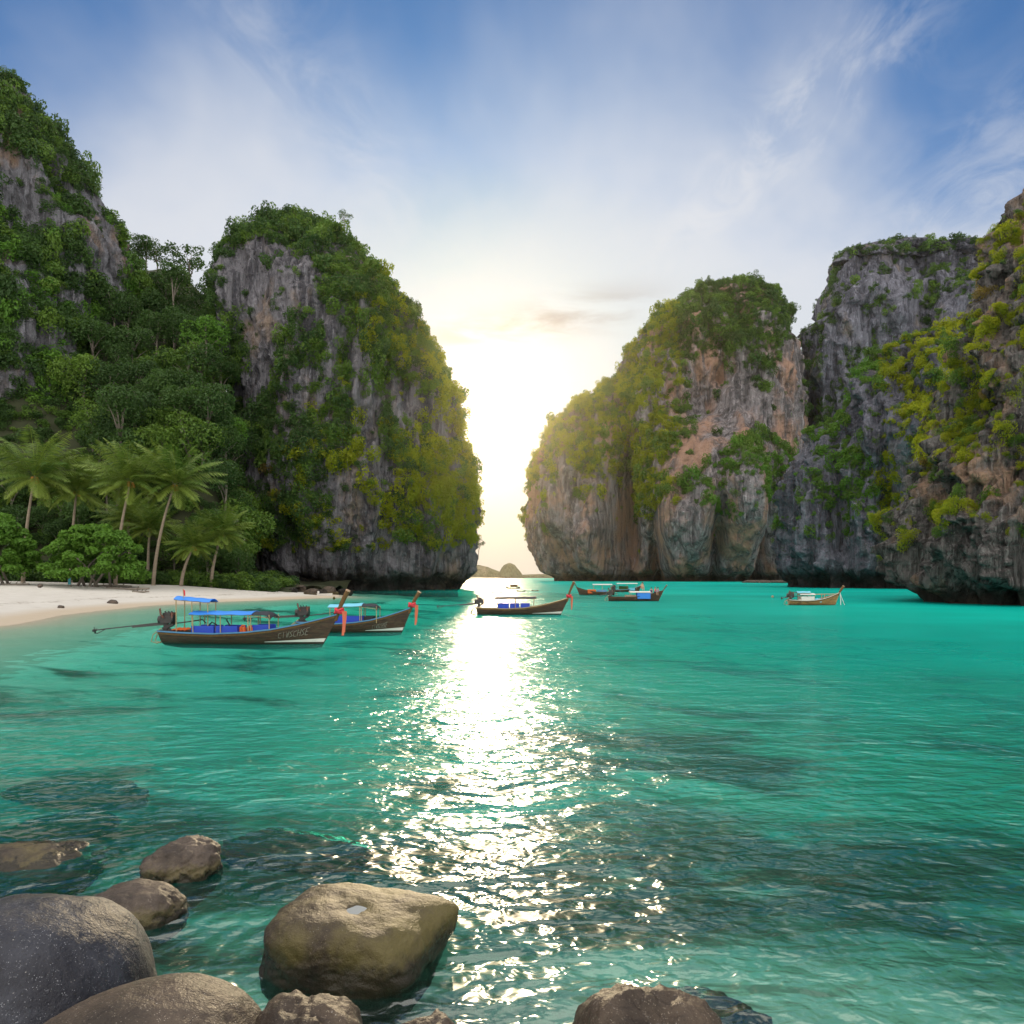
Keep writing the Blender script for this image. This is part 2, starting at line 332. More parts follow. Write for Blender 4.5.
def make_cliff(name, mat, left, right, Dv, ry, nth=420, nz=250, amp=(4, 3, 1.2, 0.5), sc=(45, 16, 5, 1.8), notch=(3.0, 3.0), bumps=(), nexp=2.6, seed=0.0, zbot=-6.0, lean=0.0, topk=1.15):
    """left / right: outline traced as (px,py) bottom to top, set on a vertical plane Dv metres away; ry: half thickness"""
    pm = 0.5 * (left[0][0] + right[0][0]); v = np.array([(pm - CX) / F, 1.0]); v /= np.linalg.norm(v); r = np.array([v[1], -v[0]])
    def edge(pts):
        a, z = [], []
        for px, py in pts:
            d = np.array([(px - CX) / F, 1.0]); t = Dv / d.dot(v); a.append((t * d).dot(r)); z.append(CH + t * (HZ - py) / F)
        o = np.argsort(z); return np.array(z)[o], np.array(a)[o]
    zl, al = edge(left); zr, ar = edge(right); zt = min(zl[-1], zr[-1])
    tz = np.linspace(0, 1, nz); z = zbot + (zt - zbot) * (1 - (1 - tz) ** 1.15)
    aL, aR = np.interp(z, zl, al), np.interp(z, zr, ar)
    k = np.ones(5) / 5; 
    hw = np.maximum((aR - aL) / 2, 0.02); mid = (aR + aL) / 2
    rb = ry * (hw / hw.max()) ** topk
    z = np.where(z > CH, CH + (z - CH) * (1 - 0.85 * rb / Dv), z)
    s = np.linspace(0, 1, nth, endpoint=False)
    # front half gets most of the columns
    th = np.where(s < 0.86, R(-25) + (s / 0.86) * R(230), R(205) + (s - 0.86) / 0.14 * R(130))
    c, si = np.cos(th), np.sin(th)
    ca = np.sign(c) * np.abs(c) ** (2 / nexp); sb = np.sign(si) * np.abs(si) ** (2 / nexp)
    A = mid[:, None] + hw[:, None] * ca[None]; B = rb[:, None] * sb[None] - lean * np.maximum(z, 0)[:, None]; Z = np.repeat(z[:, None], nth, 1)
    na = c / np.maximum(hw[:, None], 1e-3) * 0 + np.sign(c) * np.abs(c) ** (2 - 2 / nexp) / hw[:, None]; nb = np.sign(si) * np.abs(si) ** (2 - 2 / nexp) / rb[:, None]
    L = np.hypot(na, nb) + 1e-9; na, nb = na / L, nb / L
    ctr = Dv * v
    def world(A, B, Z): return np.stack([ctr[0] + A * r[0] - B * v[0], ctr[1] + A * r[1] - B * v[1], Z], -1)
    P0 = world(A, B, Z); Q = P0 + seed * 37.1
    d = amp[0] * fbm(Q / np.array([sc[0], sc[0], sc[0] * 1.6]), 3)
    d += amp[1] * (ridged(Q / np.array([sc[1], sc[1], sc[1] * 3.2]), 3) - 0.7)
    d += amp[2] * fbm(Q / np.array([sc[2], sc[2], sc[2] * 2.2]), 4)
    d += 0.55 * amp[2] * (ridged(Q / np.array([sc[2] * 0.8, sc[2] * 0.8, sc[2] * 9.0]) + 2.2, 2) - 0.8)
    d += amp[3] * fbm(Q / np.array([sc[3], sc[3], sc[3] * 1.3]), 3)
    taper = np.clip(hw / (0.25 * hw.max()), 0.15, 1)[:, None]
    d = d * taper
    px, py = proj(P0)
    for bxp, byp, sxp, syp, am in bumps:
        d = d + am * np.exp(-((px - bxp) / sxp) ** 2 - ((py - byp) / syp) ** 2) * (si[None] > -0.2)
    nh = notch[1] * (1 + 0.5 * fbm(Q / 9.0, 2)); d = d - notch[0] * (1 - sstep(0.3 * nh, 1.6 * nh, Z)) * np.clip(hw[:, None] / 8, 0, 1)
    zz = Z + taper * (0.5 * amp[2] * fbm(Q / (sc[2] * 1.5) + 5.5, 3))
    zz[0] = zbot
    Pw = world(A + na * d, B + nb * d, zz)
    V = Pw.reshape(-1, 3); Fc = grid_faces(nth, nz, True)[:, ::-1]
    top = Pw[-1].mean(0) + np.array([0, 0, 0.3])
    V = np.vstack([V, top]); it = len(V) - 1
    i = np.arange(nth); capf = np.stack([(nz - 1) * nth + i, (nz - 1) * nth + (i + 1) % nth, np.full(nth, it), np.full(nth, it)], -1)
    me = np_mesh(name, V, Fc)
    o = link(name, me, mat)
    # face data for planting
    q = V[Fc]; cen = q.mean(1); nr = np.cross(q[:, 2] - q[:, 0], q[:, 3] - q[:, 1]); ar_ = 0.5 * np.linalg.norm(nr, axis=1); nr /= (2 * ar_[:, None] + 1e-9)
    return o, (cen, nr, ar_)

# ------------------------------------------------------------------ leaves
def leaf_mat(name, c0, c1, trans=0.35, var=1.0):
    m, n = new_mat(name)
    oi = n.add('ShaderNodeObjectInfo'); at = n.add('ShaderNodeAttribute', attribute_name='rnd')
    f = n.math('ADD', n.math('MULTIPLY', oi.outputs['Random'], 0.6), n.math('MULTIPLY', at.outputs['Fac'], 0.4))
    c = n.mix(f, c0, c1)
    d = n.bsdf(c, 0.6, spec=0.25)
    tr = n.add('ShaderNodeBsdfTranslucent'); n.l.new(n.mix(0.35, c, (c1[0] * 1.6, c1[1] * 1.5, c1[2] * 0.6, 1)), tr.inputs[0])
    mx = n.add('ShaderNodeMixShader'); mx.inputs[0].default_value = trans; n.l.new(d, mx.inputs[1]); n.l.new(tr.outputs[0], mx.inputs[2])
    n.out(mx.outputs[0]); return m
LEAF = {
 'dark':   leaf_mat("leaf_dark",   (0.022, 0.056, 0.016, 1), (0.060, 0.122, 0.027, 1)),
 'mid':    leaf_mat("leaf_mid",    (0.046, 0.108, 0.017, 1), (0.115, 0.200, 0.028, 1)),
 'yellow': leaf_mat("leaf_sun_yellow", (0.130, 0.195, 0.010, 1), (0.31, 0.335, 0.018, 1), 0.48),  # yellow-green leaves, brightened towards gold in place of missing sunlight
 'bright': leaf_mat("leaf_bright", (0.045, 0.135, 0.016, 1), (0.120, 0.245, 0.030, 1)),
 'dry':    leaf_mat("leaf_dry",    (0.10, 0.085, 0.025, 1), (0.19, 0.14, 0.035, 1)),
}
def leaf_cloud(name, blobs, nleaf, size, seed, up=0.35, flat=1.0, shell=0.72):
    rg = np.random.default_rng(seed); B = np.array(blobs, float); wts = B[:, 3] ** 2; wts /= wts.sum()
    k = rg.choice(len(B), nleaf, p=wts)
    u = rg.normal(size=(nleaf, 3)); u[:, 2] += up; u /= np.linalg.norm(u, axis=1)[:, None]
    rad = B[k, 3] * (shell + (1 - shell) * rg.random(nleaf) ** 0.6)
    rad *= 1 + 0.18 * perlin(u * 2.2 + k[:, None] * 3.7 + seed)
    p = B[k, :3] + u * rad[:, None] * np.array([1, 1, flat])
    nrm = u * 0.7 + rg.normal(size=(nleaf, 3)) * 0.65 + np.array([0, 0, 0.35]); nrm /= np.linalg.norm(nrm, axis=1)[:, None]
    t = rg.normal(size=(nleaf, 3)) + np.array([0, 0, -0.5]); t -= nrm * (t * nrm).sum(1)[:, None]; t /= np.linalg.norm(t, axis=1)[:, None]
    b = np.cross(nrm, t); s = size * (0.6 + 0.8 * rg.random(nleaf))[:, None]
    V = np.stack([p - t * s, p + b * s * 0.55 + nrm * s * 0.1, p + t * s, p - b * s * 0.55 + nrm * s * 0.1], 1).reshape(-1, 3)
    Fc = np.arange(nleaf * 4).reshape(-1, 4)
    me = np_mesh(name, V, Fc, smooth=False)
    attr(me, 'rnd', np.repeat(np.clip(rg.random(nleaf) * 0.7 + 0.3 * (k % 5) / 4, 0, 1), 4))
    return me
def shrub_blobs(seed, n=9, h=0.6):
    rg = random.Random(seed); out = [(0, 0, 0.15, 0.55)]
    for i in range(n):
        a = rg.uniform(0, 6.283); rr = rg.uniform(0.3, 0.75); out.append((rr * math.cos(a), rr * math.sin(a), rg.uniform(-0.25, h), rg.uniform(0.24, 0.46)))
    return out
PLANT = {}
for pal in LEAF:
    c = bpy.data.collections.new("plants_" + pal); PLANT[pal] = c
for sd in range(4):
    me = leaf_cloud("shrub", shrub_blobs(sd, 9, 0.55 + 0.1 * sd), 620, 0.085, sd)
    for pal in LEAF:
        m2 = me.copy(); m2.materials.append(LEAF[pal]); o = bpy.data.objects.new("shrub_" + pal, m2); PLANT[pal].objects.link(o)
PLANT_FINE = {}
for pal in LEAF: PLANT_FINE[pal] = bpy.data.collections.new("plants_fine_" + pal)
for sd in range(4):
    me = leaf_cloud("shrub", shrub_blobs(sd + 20, 13, 0.5 + 0.1 * sd), 2200, 0.05, sd + 20)
    for pal in LEAF:
        m2 = me.copy(); m2.materials.append(LEAF[pal]); o = bpy.data.objects.new("shrub_fine_" + pal, m2); PLANT_FINE[pal].objects.link(o)
def scatter_group(coll):
    ng = bpy.data.node_groups.new("scatter_" + coll.name, 'GeometryNodeTree')
    ng.interface.new_socket('Geometry', in_out='INPUT', socket_type='NodeSocketGeometry'); ng.interface.new_socket('Geometry', in_out='OUTPUT', socket_type='NodeSocketGeometry')
    gi = ng.nodes.new('NodeGroupInput'); go = ng.nodes.new('NodeGroupOutput'); ip = ng.nodes.new('GeometryNodeInstanceOnPoints')
    ci = ng.nodes.new('GeometryNodeCollectionInfo'); ci.inputs[0].default_value = coll; ci.inputs['Separate Children'].default_value = True; ci.inputs['Reset Children'].default_value = True
    L = ng.links
    L.new(gi.outputs[0], ip.inputs['Points']); L.new(ci.outputs[0], ip.inputs['Instance']); ip.inputs['Pick Instance'].default_value = True
    for nm, typ, sock in (('idx', 'INT', 'Instance Index'), ('rot', 'FLOAT_VECTOR', 'Rotation'), ('scl', 'FLOAT_VECTOR', 'Scale')):
        na = ng.nodes.new('GeometryNodeInputNamedAttribute'); na.data_type = typ; na.inputs[0].default_value = nm; L.new(na.outputs[0], ip.inputs[sock])
    L.new(ip.outputs[0], go.inputs[0])
    return ng
SG = {}
def scatter_obj(name, pts, rot, scl, idx, coll, parent=None):
    me = bpy.data.meshes.new(name); me.vertices.add(len(pts)); me.vertices.foreach_set('co', np.asarray(pts, np.float32).ravel())
    attr(me, 'rot', rot, 'FLOAT_VECTOR'); attr(me, 'scl', scl, 'FLOAT_VECTOR'); attr(me, 'idx', idx, 'INT')
    o = link(name, me, None, parent)
    if coll.name not in SG: SG[coll.name] = scatter_group(coll)
    md = o.modifiers.new("plants", 'NODES'); md.node_group = SG[coll.name]
    return o
def plant(facedata, count, rmin, rmax, seed, dens_fn, pal_fn, fine=False, label="", rpx=None, rockpoly=(), clearz=4.0, stretch=1.0):
    """scatter shrubs over a cliff's faces; dens_fn(px,py,nz,P)->0..1; pal_fn(px,py,P,rnd)->palette name array"""
    cen, nr, ar = facedata; rg = np.random.default_rng(seed)
    tocam = np.array([0, 0, CH]) - cen; tocam /= np.linalg.norm(tocam, axis=1)[:, None]
    vis = (nr * tocam).sum(1); px, py = proj(cen)
    wt = ar * (vis > -0.35) * (cen[:, 2] > clearz) * (px > -140) * (px < 1160)
    dn = np.array(dens_fn(px, py, nr[:, 2], cen), float)
    for poly, keep in rockpoly: dn = np.where(in_poly(px, py, poly), dn * keep, dn)
    wt = wt * np.clip(dn, 0, 1); wt /= wt.sum()
    k = rg.choice(len(cen), count, p=wt)
    rr = rmin + (rmax - rmin) * rg.random(count) ** 2.6
    p = cen[k] - nr[k] * rr[:, None] * 0.15
    pal = pal_fn(px[k], py[k], p, rg.random(count))
    rot = np.stack([rg.normal(0, 0.25, count), rg.normal(0, 0.25, count), rg.random(count) * 6.283], -1)
    scl = rr[:, None] * np.stack([rg.uniform(0.85, 1.2, count), rg.uniform(0.85, 1.2, count), stretch * np.where(rg.random(count) < 0.3, rg.uniform(1.2, 1.9, count), rg.uniform(0.7, 1.15, count))], -1)
    idx = rg.integers(0, 4, count); C = PLANT_FINE if fine else PLANT
    outs = []
    for q in np.unique(pal):
        s = pal == q; outs.append(scatter_obj("cliff_foliage", p[s], rot[s], scl[s], idx[s], C[q]))
    return outs
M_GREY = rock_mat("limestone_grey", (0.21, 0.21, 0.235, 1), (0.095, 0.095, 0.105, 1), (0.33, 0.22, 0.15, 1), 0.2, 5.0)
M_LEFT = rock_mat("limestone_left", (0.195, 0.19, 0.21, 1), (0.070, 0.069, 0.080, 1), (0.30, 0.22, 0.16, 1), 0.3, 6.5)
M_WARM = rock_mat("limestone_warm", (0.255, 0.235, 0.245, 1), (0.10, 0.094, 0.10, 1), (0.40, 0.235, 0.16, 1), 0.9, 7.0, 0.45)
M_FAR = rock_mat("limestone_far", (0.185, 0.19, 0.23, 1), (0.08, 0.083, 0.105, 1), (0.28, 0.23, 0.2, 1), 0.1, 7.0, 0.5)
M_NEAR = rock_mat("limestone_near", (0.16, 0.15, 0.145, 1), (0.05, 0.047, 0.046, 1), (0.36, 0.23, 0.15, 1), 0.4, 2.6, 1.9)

# left headland
headland, hd_f = make_cliff("headland", M_LEFT,
    [(265, 592), (262, 560), (254, 500), (248, 440), (242, 380), (232, 320), (222, 282), (229, 248), (242, 230), (262, 219), (288, 215)],
    [(456, 592), (461, 580), (463, 545), (459, 500), (451, 460), (442, 420), (437, 385), (426, 350), (411, 310), (389, 275), (358, 248), (330, 224), (300, 215)],
    232, 34, nth=460, nz=300, amp=(4.0, 3.2, 1.5, 0.7), sc=(42, 15, 5, 1.7), notch=(3.5, 3.2), nexp=2.4,
    bumps=((330, 480, 60, 90, 5), (420, 500, 45, 90, 4), (270, 380, 22, 120, -4), (300, 300, 40, 50, 2)), seed=1)
# far-left mountain
leftm, lf_f = make_cliff("mountain", M_GREY,
    [(-420, 600), (-360, 400), (-260, 200), (-180, 90), (-120, 40), (-90, 20)],
    [(132, 600), (128, 450), (124, 380), (121, 330), (118, 285), (114, 258), (106, 232), (92, 192), (68, 148), (40, 112), (16, 88), (-8, 68), (-45, 45), (-85, 25)],
    240, 42, nth=420, nz=280, amp=(6, 4, 1.8, 0.8), sc=(50, 20, 6, 2), notch=(0, 2), nexp=2.2, seed=2)
bigr, br_f = make_cliff("karst_tower", M_WARM,
    [(566, 583), (558, 560), (550, 530), (545, 495), (545, 470), (550, 447), (559, 420), (575, 400), (598, 384), (622, 362), (642, 338), (672, 307), (702, 290), (726, 282)],
    [(806, 583), (808, 500), (808, 420), (804, 365), (801, 340), (791, 318), (773, 300), (752, 288), (738, 281)],
    700, 85, nth=440, nz=280, amp=(10, 12, 5.0, 2.2), sc=(120, 55, 18, 5.5), notch=(9, 7), nexp=2.3,
    bumps=((690, 520, 30, 60, 48), (735, 500, 26, 70, 38), (562, 520, 30, 90, 22), (622, 500, 14, 95, -46), (700, 395, 40, 36, -30), (770, 560, 14, 70, -36), (745, 320, 50, 30, 6), (600, 550, 14, 40, 26), (712, 540, 6, 60, -22), (655, 560, 5, 50, -18)), seed=3)
backr, bk_f = make_cliff("back_cliff", M_FAR,
    [(775, 583), (778, 500), (783, 420), (790, 370), (802, 338), (818, 322), (836, 314), (840, 290), (846, 268), (860, 251), (900, 240)],
    [(1180, 583), (1170, 450), (1150, 350), (1120, 270), (1060, 225), (1010, 233), (1000, 236), (975, 237), (950, 246), (944, 249), (930, 243), (915, 240)],
    790, 85, nth=380, nz=240, amp=(16, 14, 5.5, 2.2), sc=(110, 50, 16, 5), notch=(0, 5), nexp=2.6, bumps=((925, 330, 12, 90, -22), (880, 300, 40, 60, 10), (803, 450, 9, 160, -40)), seed=4)
midr, md_f = make_cliff("buttress", M_FAR,
    [(789, 590), (789, 560), (796, 520), (806, 470), (818, 435), (838, 410), (848, 388), (880, 362), (905, 345), (940, 330), (975, 320), (1000, 285)],
    [(1120, 590), (1115, 450), (1100, 350), (1060, 290), (1020, 283)],
    300, 42, nth=420, nz=260, amp=(6, 6.5, 3.0, 1.2), sc=(50, 20, 7, 2.4), notch=(7, 4.0), nexp=2.5,
    bumps=((815, 500, 20, 90, 5), (842, 480, 8, 90, -7), (940, 430, 45, 80, 12)), seed=5)
nearr, nr_f = make_cliff("sea_cliff", M_NEAR,
    [(914, 606), (912, 570), (915, 545), (928, 505), (942, 465), (953, 420), (963, 380), (973, 340), (982, 310), (992, 270), (1003, 235), (1012, 210), (1024, 180), (1060, 150)],
    [(1330, 606), (1320, 450), (1290, 300), (1240, 220), (1180, 160), (1100, 140)],
    140, 30, nth=560, nz=340, amp=(2.5, 4.0, 1.8, 1.0), sc=(28, 9, 3.2, 1.1), notch=(4.5, 2.2), nexp=2.5,
    bumps=((1000, 560, 14, 25, 3), (950, 570, 10, 30, -3)), seed=6)
for o, lb, ct in ((headland, "tall overgrown headland with sheer grey rock left of the sunlit gap", "headland"), (leftm, "dark jungle mountain rising out of frame at the far left", "mountain"),
                  (bigr, "domed karst tower with orange streaked walls right of the gap", "karst tower"), (backr, "blue grey far cliff with flat top behind the other right cliffs", "cliff"),
                  (midr, "grey fluted buttress with dark undercut behind the small wooden boat", "cliff"), (nearr, "close dark sea cliff with yellow shrubs at the right edge", "cliff")):
    tag(o, lb, ct, kind="structure")
def mask_noise(s, lo, hi):
    return lambda P: sstep(lo, hi, fbm(P / np.array([s, s, s * 0.8]) + 3.3, 4))
fs = []
mn = mask_noise(14, -0.55, 0.1)
hl_rock = [([(222, 262), (250, 240), (296, 248), (308, 262), (318, 300), (345, 330), (362, 345), (352, 352), (322, 338), (300, 338), (282, 330), (262, 360), (245, 372), (242, 330), (222, 300)], 0.07),
           ([(243, 372), (262, 350), (275, 345), (270, 378), (262, 390), (250, 450), (262, 490), (250, 520), (242, 460)], 0.08),
           ([(340, 345), (366, 350), (384, 420), (398, 480), (378, 490), (360, 430)], 0.10), ([(328, 470), (364, 465), (376, 545), (336, 545)], 0.10),
           ([(270, 555), (480, 548), (480, 600), (270, 600)], 0.03)]
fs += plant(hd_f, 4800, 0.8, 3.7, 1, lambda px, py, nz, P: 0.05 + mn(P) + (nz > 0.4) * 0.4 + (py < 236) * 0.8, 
    lambda px, py, P, r: np.where(r < 0.004, 'dry', np.where(r + (px - 380) / 260 + (py - 330) / 500 > 0.80, 'yellow', np.where(r + (px - 330) / 300 < 0.42, 'dark', 'mid'))), rockpoly=hl_rock, clearz=10)  # yellow weighted to the gap side, painting the golden sun rim into the leaves
lm_rock = [([(80, 185), (112, 205), (125, 290), (124, 340), (100, 310), (82, 240)], 0.05), ([(-10, 140), (40, 190), (55, 245), (10, 245), (-10, 200)], 0.15), ([(-20, 370), (25, 370), (25, 450), (-20, 450)], 0.08)]
fs += plant(lf_f, 4300, 0.9, 4.2, 2, lambda px, py, nz, P: 0.06 + mn(P) + (nz > 0.4) * 0.4,
    lambda px, py, P, r: np.where(r < 0.008, 'dry', np.where(r < 0.6, 'dark', np.where((py > 200) & (r > 0.8), 'bright', 'mid'))), rockpoly=lm_rock, clearz=3)
mnb = mask_noise(45, -0.35, 0.25)
br_rock = [([(700, 352), (740, 365), (765, 395), (790, 330), (803, 340), (806, 470), (770, 430), (740, 440), (700, 470), (660, 500), (640, 560), (640, 590), (810, 590), (806, 480), (770, 500), (735, 520), (690, 500), (660, 470), (690, 440), (690, 380)], 0.03),
           ([(566, 470), (600, 480), (628, 470), (640, 590), (530, 590), (526, 500)], 0.08), ([(640, 520), (810, 520), (810, 600), (530, 600), (530, 545)], 0.03)]
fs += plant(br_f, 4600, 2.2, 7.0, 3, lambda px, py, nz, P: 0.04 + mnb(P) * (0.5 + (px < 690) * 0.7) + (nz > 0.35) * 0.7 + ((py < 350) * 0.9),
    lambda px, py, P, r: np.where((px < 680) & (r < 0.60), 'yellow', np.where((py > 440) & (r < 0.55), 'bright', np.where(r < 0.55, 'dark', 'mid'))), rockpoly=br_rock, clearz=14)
fs += plant(bk_f, 2600, 2.2, 7.0, 4, lambda px, py, nz, P: 0.05 + mnb(P) * 0.8 + (nz > 0.35) * 0.7,
    lambda px, py, P, r: np.where(r < 0.6, 'dark', 'mid'), rockpoly=[([(846, 262), (925, 250), (925, 320), (880, 330), (838, 330)], 0.2), ([(940, 250), (1000, 250), (1000, 330), (940, 330)], 0.3)], clearz=14)
mnm = mask_noise(20, -0.15, 0.3)
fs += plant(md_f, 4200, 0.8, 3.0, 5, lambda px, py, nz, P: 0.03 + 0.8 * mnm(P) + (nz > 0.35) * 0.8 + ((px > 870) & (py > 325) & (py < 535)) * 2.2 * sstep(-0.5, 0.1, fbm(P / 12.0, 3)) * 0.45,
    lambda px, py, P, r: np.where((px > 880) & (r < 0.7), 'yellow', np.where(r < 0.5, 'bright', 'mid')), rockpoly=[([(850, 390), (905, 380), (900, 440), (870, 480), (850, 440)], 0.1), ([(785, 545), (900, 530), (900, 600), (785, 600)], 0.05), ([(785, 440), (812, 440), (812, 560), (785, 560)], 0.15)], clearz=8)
mnn = mask_noise(9, 0.0, 0.35)
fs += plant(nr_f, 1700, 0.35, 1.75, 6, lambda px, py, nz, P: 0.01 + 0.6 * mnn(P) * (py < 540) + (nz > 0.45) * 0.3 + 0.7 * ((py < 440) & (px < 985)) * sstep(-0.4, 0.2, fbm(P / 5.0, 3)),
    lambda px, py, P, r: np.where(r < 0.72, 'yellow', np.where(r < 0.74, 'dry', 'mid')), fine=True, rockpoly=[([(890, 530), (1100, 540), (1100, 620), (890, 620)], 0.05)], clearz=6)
for o in fs: tag(o, "dense shrubs clinging to the cliff faces", "foliage", "cliff foliage", "stuff")
# ------------------------------------------------------------------ general mesh builder
class MB:
    def __init__(s): s.v = []; s.f = []
    def add(s, vs, fs):
        o = len(s.v); s.v += [tuple(q) for q in vs]; s.f += [tuple(i + o for i in f) for f in fs]; return s
    def box(s, c, size, rot=None):
        hx, hy, hz_ = size[0] / 2, size[1] / 2, size[2] / 2; M = rot if rot is not None else Matrix.Identity(3); c = Vector(c)
        vs = [c + M @ Vector((a * hx, b * hy, d * hz_)) for a in (-1, 1) for b in (-1, 1) for d in (-1, 1)]
        return s.add(vs, [(0, 1, 3, 2), (4, 6, 7, 5), (0, 4, 5, 1), (2, 3, 7, 6), (0, 2, 6, 4), (1, 5, 7, 3)])
    def tube(s, pts, rad, n=8, cap=True):
        pts = [Vector(p) for p in pts]; m = len(pts); rads = rad if hasattr(rad, '__len__') else [rad] * m
        vs = []; up = Vector((0.13, 0.31, 0.94)); prev = None
        for i, p in enumerate(pts):
            d = (pts[min(i + 1, m - 1)] - pts[max(i - 1, 0)]).normalized()
            a = (prev - d * prev.dot(d)) if prev is not None else d.cross(up)
            a = a.normalized() if a.length > 1e-5 else d.orthogonal().normalized(); prev = a; b = d.cross(a)
            for k in range(n):
                t = 6.28318 * k / n; vs.append(p + (a * math.cos(t) + b * math.sin(t)) * rads[i])
        fs = [(i * n + k, i * n + (k + 1) % n, (i + 1) * n + (k + 1) % n, (i + 1) * n + k) for i in range(m - 1) for k in range(n)]
        if cap: fs += [tuple(range(n))[::-1], tuple((m - 1) * n + k for k in range(n))]
        return s.add(vs, fs)
    def bar(s, p, q, wdt, hgt):
        p, q = Vector(p), Vector(q); d = (q - p); L = d.length; M = d.to_track_quat('X', 'Z').to_matrix()
        return s.box((p + q) / 2, (L, wdt, hgt), M)
    def sphere(s, c, r, n=10, m=7, sc=(1, 1, 1)):
        vs = [(c[0] + r * sc[0] * math.sin(math.pi * (j + .001) / m) * math.cos(6.28318 * i / n), c[1] + r * sc[1] * math.sin(math.pi * (j + .001) / m) * math.sin(6.28318 * i / n), c[2] + r * sc[2] * math.cos(math.pi * j / m)) for j in range(m + 1) for i in range(n)]
        return s.add(vs, [(j * n + i, (j + 1) * n + i, (j + 1) * n + (i + 1) % n, j * n + (i + 1) % n) for j in range(m) for i in range(n)])
    def build(s, name, mat, parent=None, smooth=False, bevel=0.0):
        me = bpy.data.meshes.new(name); me.from_pydata(s.v, [], s.f); me.validate(); me.update()
        bm = bmesh.new(); bm.from_mesh(me); bmesh.ops.recalc_face_normals(bm, faces=bm.faces); bm.to_mesh(me); bm.free()
        if smooth: me.polygons.foreach_set('use_smooth', [True] * len(me.polygons))
        o = link(name, me, mat, parent)
        if bevel: b = o.modifiers.new("bevel", 'BEVEL'); b.width = bevel; b.segments = 2; b.limit_method = 'ANGLE'
        return o

def bark_mat(name, c0, c1, sc=(1, 1, 4)):
    m, n = new_mat(name); tcn = n.add('ShaderNodeTexCoord'); v = tcn.outputs['Object']
    f = n.noise(n.scale(v, sc), 1.0, 6, 0.65); n.out(n.bsdf(n.mix(f, c0, c1), 0.9, n.bump(f, 0.6, 0.1), spec=0.2)); return m
BARK = bark_mat("bark_grey", (0.10, 0.085, 0.07, 1), (0.26, 0.23, 0.19, 1), (2, 2, 0.5))
PBARK = bark_mat("palm_bark", (0.17, 0.13, 0.09, 1), (0.36, 0.30, 0.23, 1), (0.5, 0.5, 5))
soil, n = new_mat("forest_floor"); g_ = n.add('ShaderNodeNewGeometry')
n.out(n.bsdf(n.mix(n.noise(g_.outputs[0], 0.5, 6), (0.012, 0.018, 0.008, 1), (0.05, 0.055, 0.025, 1)), 0.95))

# ------------------------------------------------------------------ wooded slope between mountain and headland
def hill_h(x, y):
    top = 98 + 10 * np.sin(x * 0.09) 
    t = np.maximum(y - (146 + 0.10 * (x + 100)), 0)
    hh = 1.6 + top * (1 - np.exp(-t / 62.0)) * 1.18
    hh = 1.6 + (hh - 1.6) * (1 - sstep(-0.405, -0.345, x / np.maximum(y, 1)))
    q = np.stack([x, y, 0 * np.asarray(x, float)], -1)
    return hh + 2.5 * perlin(q / 17) * np.clip(t / 12, 0, 1) + 0.8 * perlin(q / 5) * np.clip(t / 12, 0, 1)
hx, hy = np.meshgrid(np.linspace(-230, -42, 150), np.linspace(138, 262, 110))
hzv = hill_h(hx, hy) - 0.9 * (hy < 143)
me = np_mesh("hillside", np.stack([hx, hy, hzv], -1).reshape(-1, 3), grid_faces(150, 110)); me.materials.append(soil)
tag(link("hillside", me), "steep wooded slope behind the palms", "hillside", kind="structure")

# trees: shared meshes per kind
def crown_blobs(seed, n, rx, rz, z0, br=(0.35, 0.55)):
    rg = random.Random(seed); out = []
    for i in range(n):
        a = rg.uniform(0, 6.283); t = rg.random() ** 0.5; el = rg.uniform(-0.7, 1)
        out.append((rx * 0.75 * t * math.cos(a), rx * 0.75 * t * math.sin(a), z0 + rz * el * math.sqrt(max(0, 1 - 0.7 * t * t)), rx * rg.uniform(*br)))
    return out
def limb_mesh(seed, H, r0, blobs, lean=0.05, bare=0.6):
    rg = random.Random(seed); b = MB(); p = [Vector((lean * H * math.sin(k * 0.7 + seed) * 0.3 * k / 6, lean * H * k / 6, H * 0.85 * k / 6)) for k in range(7)]
    b.tube(p, [r0 * (1.25 if k == 0 else 1) * (1 - 0.1 * k) for k in range(7)], 8)
    for (x, y, z, r) in rg.sample(blobs, min(6, len(blobs))):
        t = min(0.95, max(bare * 0.7, (z / H) - 0.2)); k = t * 6; i = min(5, int(k)); s0 = p[i].lerp(p[i + 1], k - i)
        e = Vector((x, y, z)); mid = s0.lerp(e, 0.5) + Vector((0, 0, 0.04 * H)); b.tube([s0, mid, e], [r0 * 0.42, r0 * 0.3, r0 * 0.12], 6)
    return b
TREES = {}
def tree_proto(kind, H, rx, rz, seed, nleaf, size, pal, n=16, r0=0.35, shell=0.72, br=(0.35, 0.55), lean=0.04, bare=0.6):
    bl = crown_blobs(seed, n, rx, rz, H - rz, br)
    cm = leaf_cloud("crown", bl, nleaf, size, seed, 0.4, 0.85, shell); cm.materials.append(LEAF[pal])
    tm_ = limb_mesh(seed, H, r0, bl, lean, bare); TREES[kind] = (cm, tm_)
TM = {}
def place_tree(kind, x, y, z, sc, rz, label, group=None, cat="tree", name="jungle_tree"):
    r = empty(name, (x, y, z), rz, sc); tag(r, label, cat, group)
    cm, tb = TREES[kind]
    if kind not in TM:
        o = tb.build("trunk", BARK, r, True); TM[kind] = o.data
    else: link("trunk", TM[kind], None, r)
    link("crown", cm, None, r); return r
tree_proto('round', 15, 5.6, 4.2, 1, 2600, 0.30, 'dark', 16)
tree_proto('round2', 17, 5.0, 4.8, 2, 2600, 0.30, 'dark', 15)
tree_proto('green', 15, 5.8, 4.4, 3, 2800, 0.30, 'mid', 15)
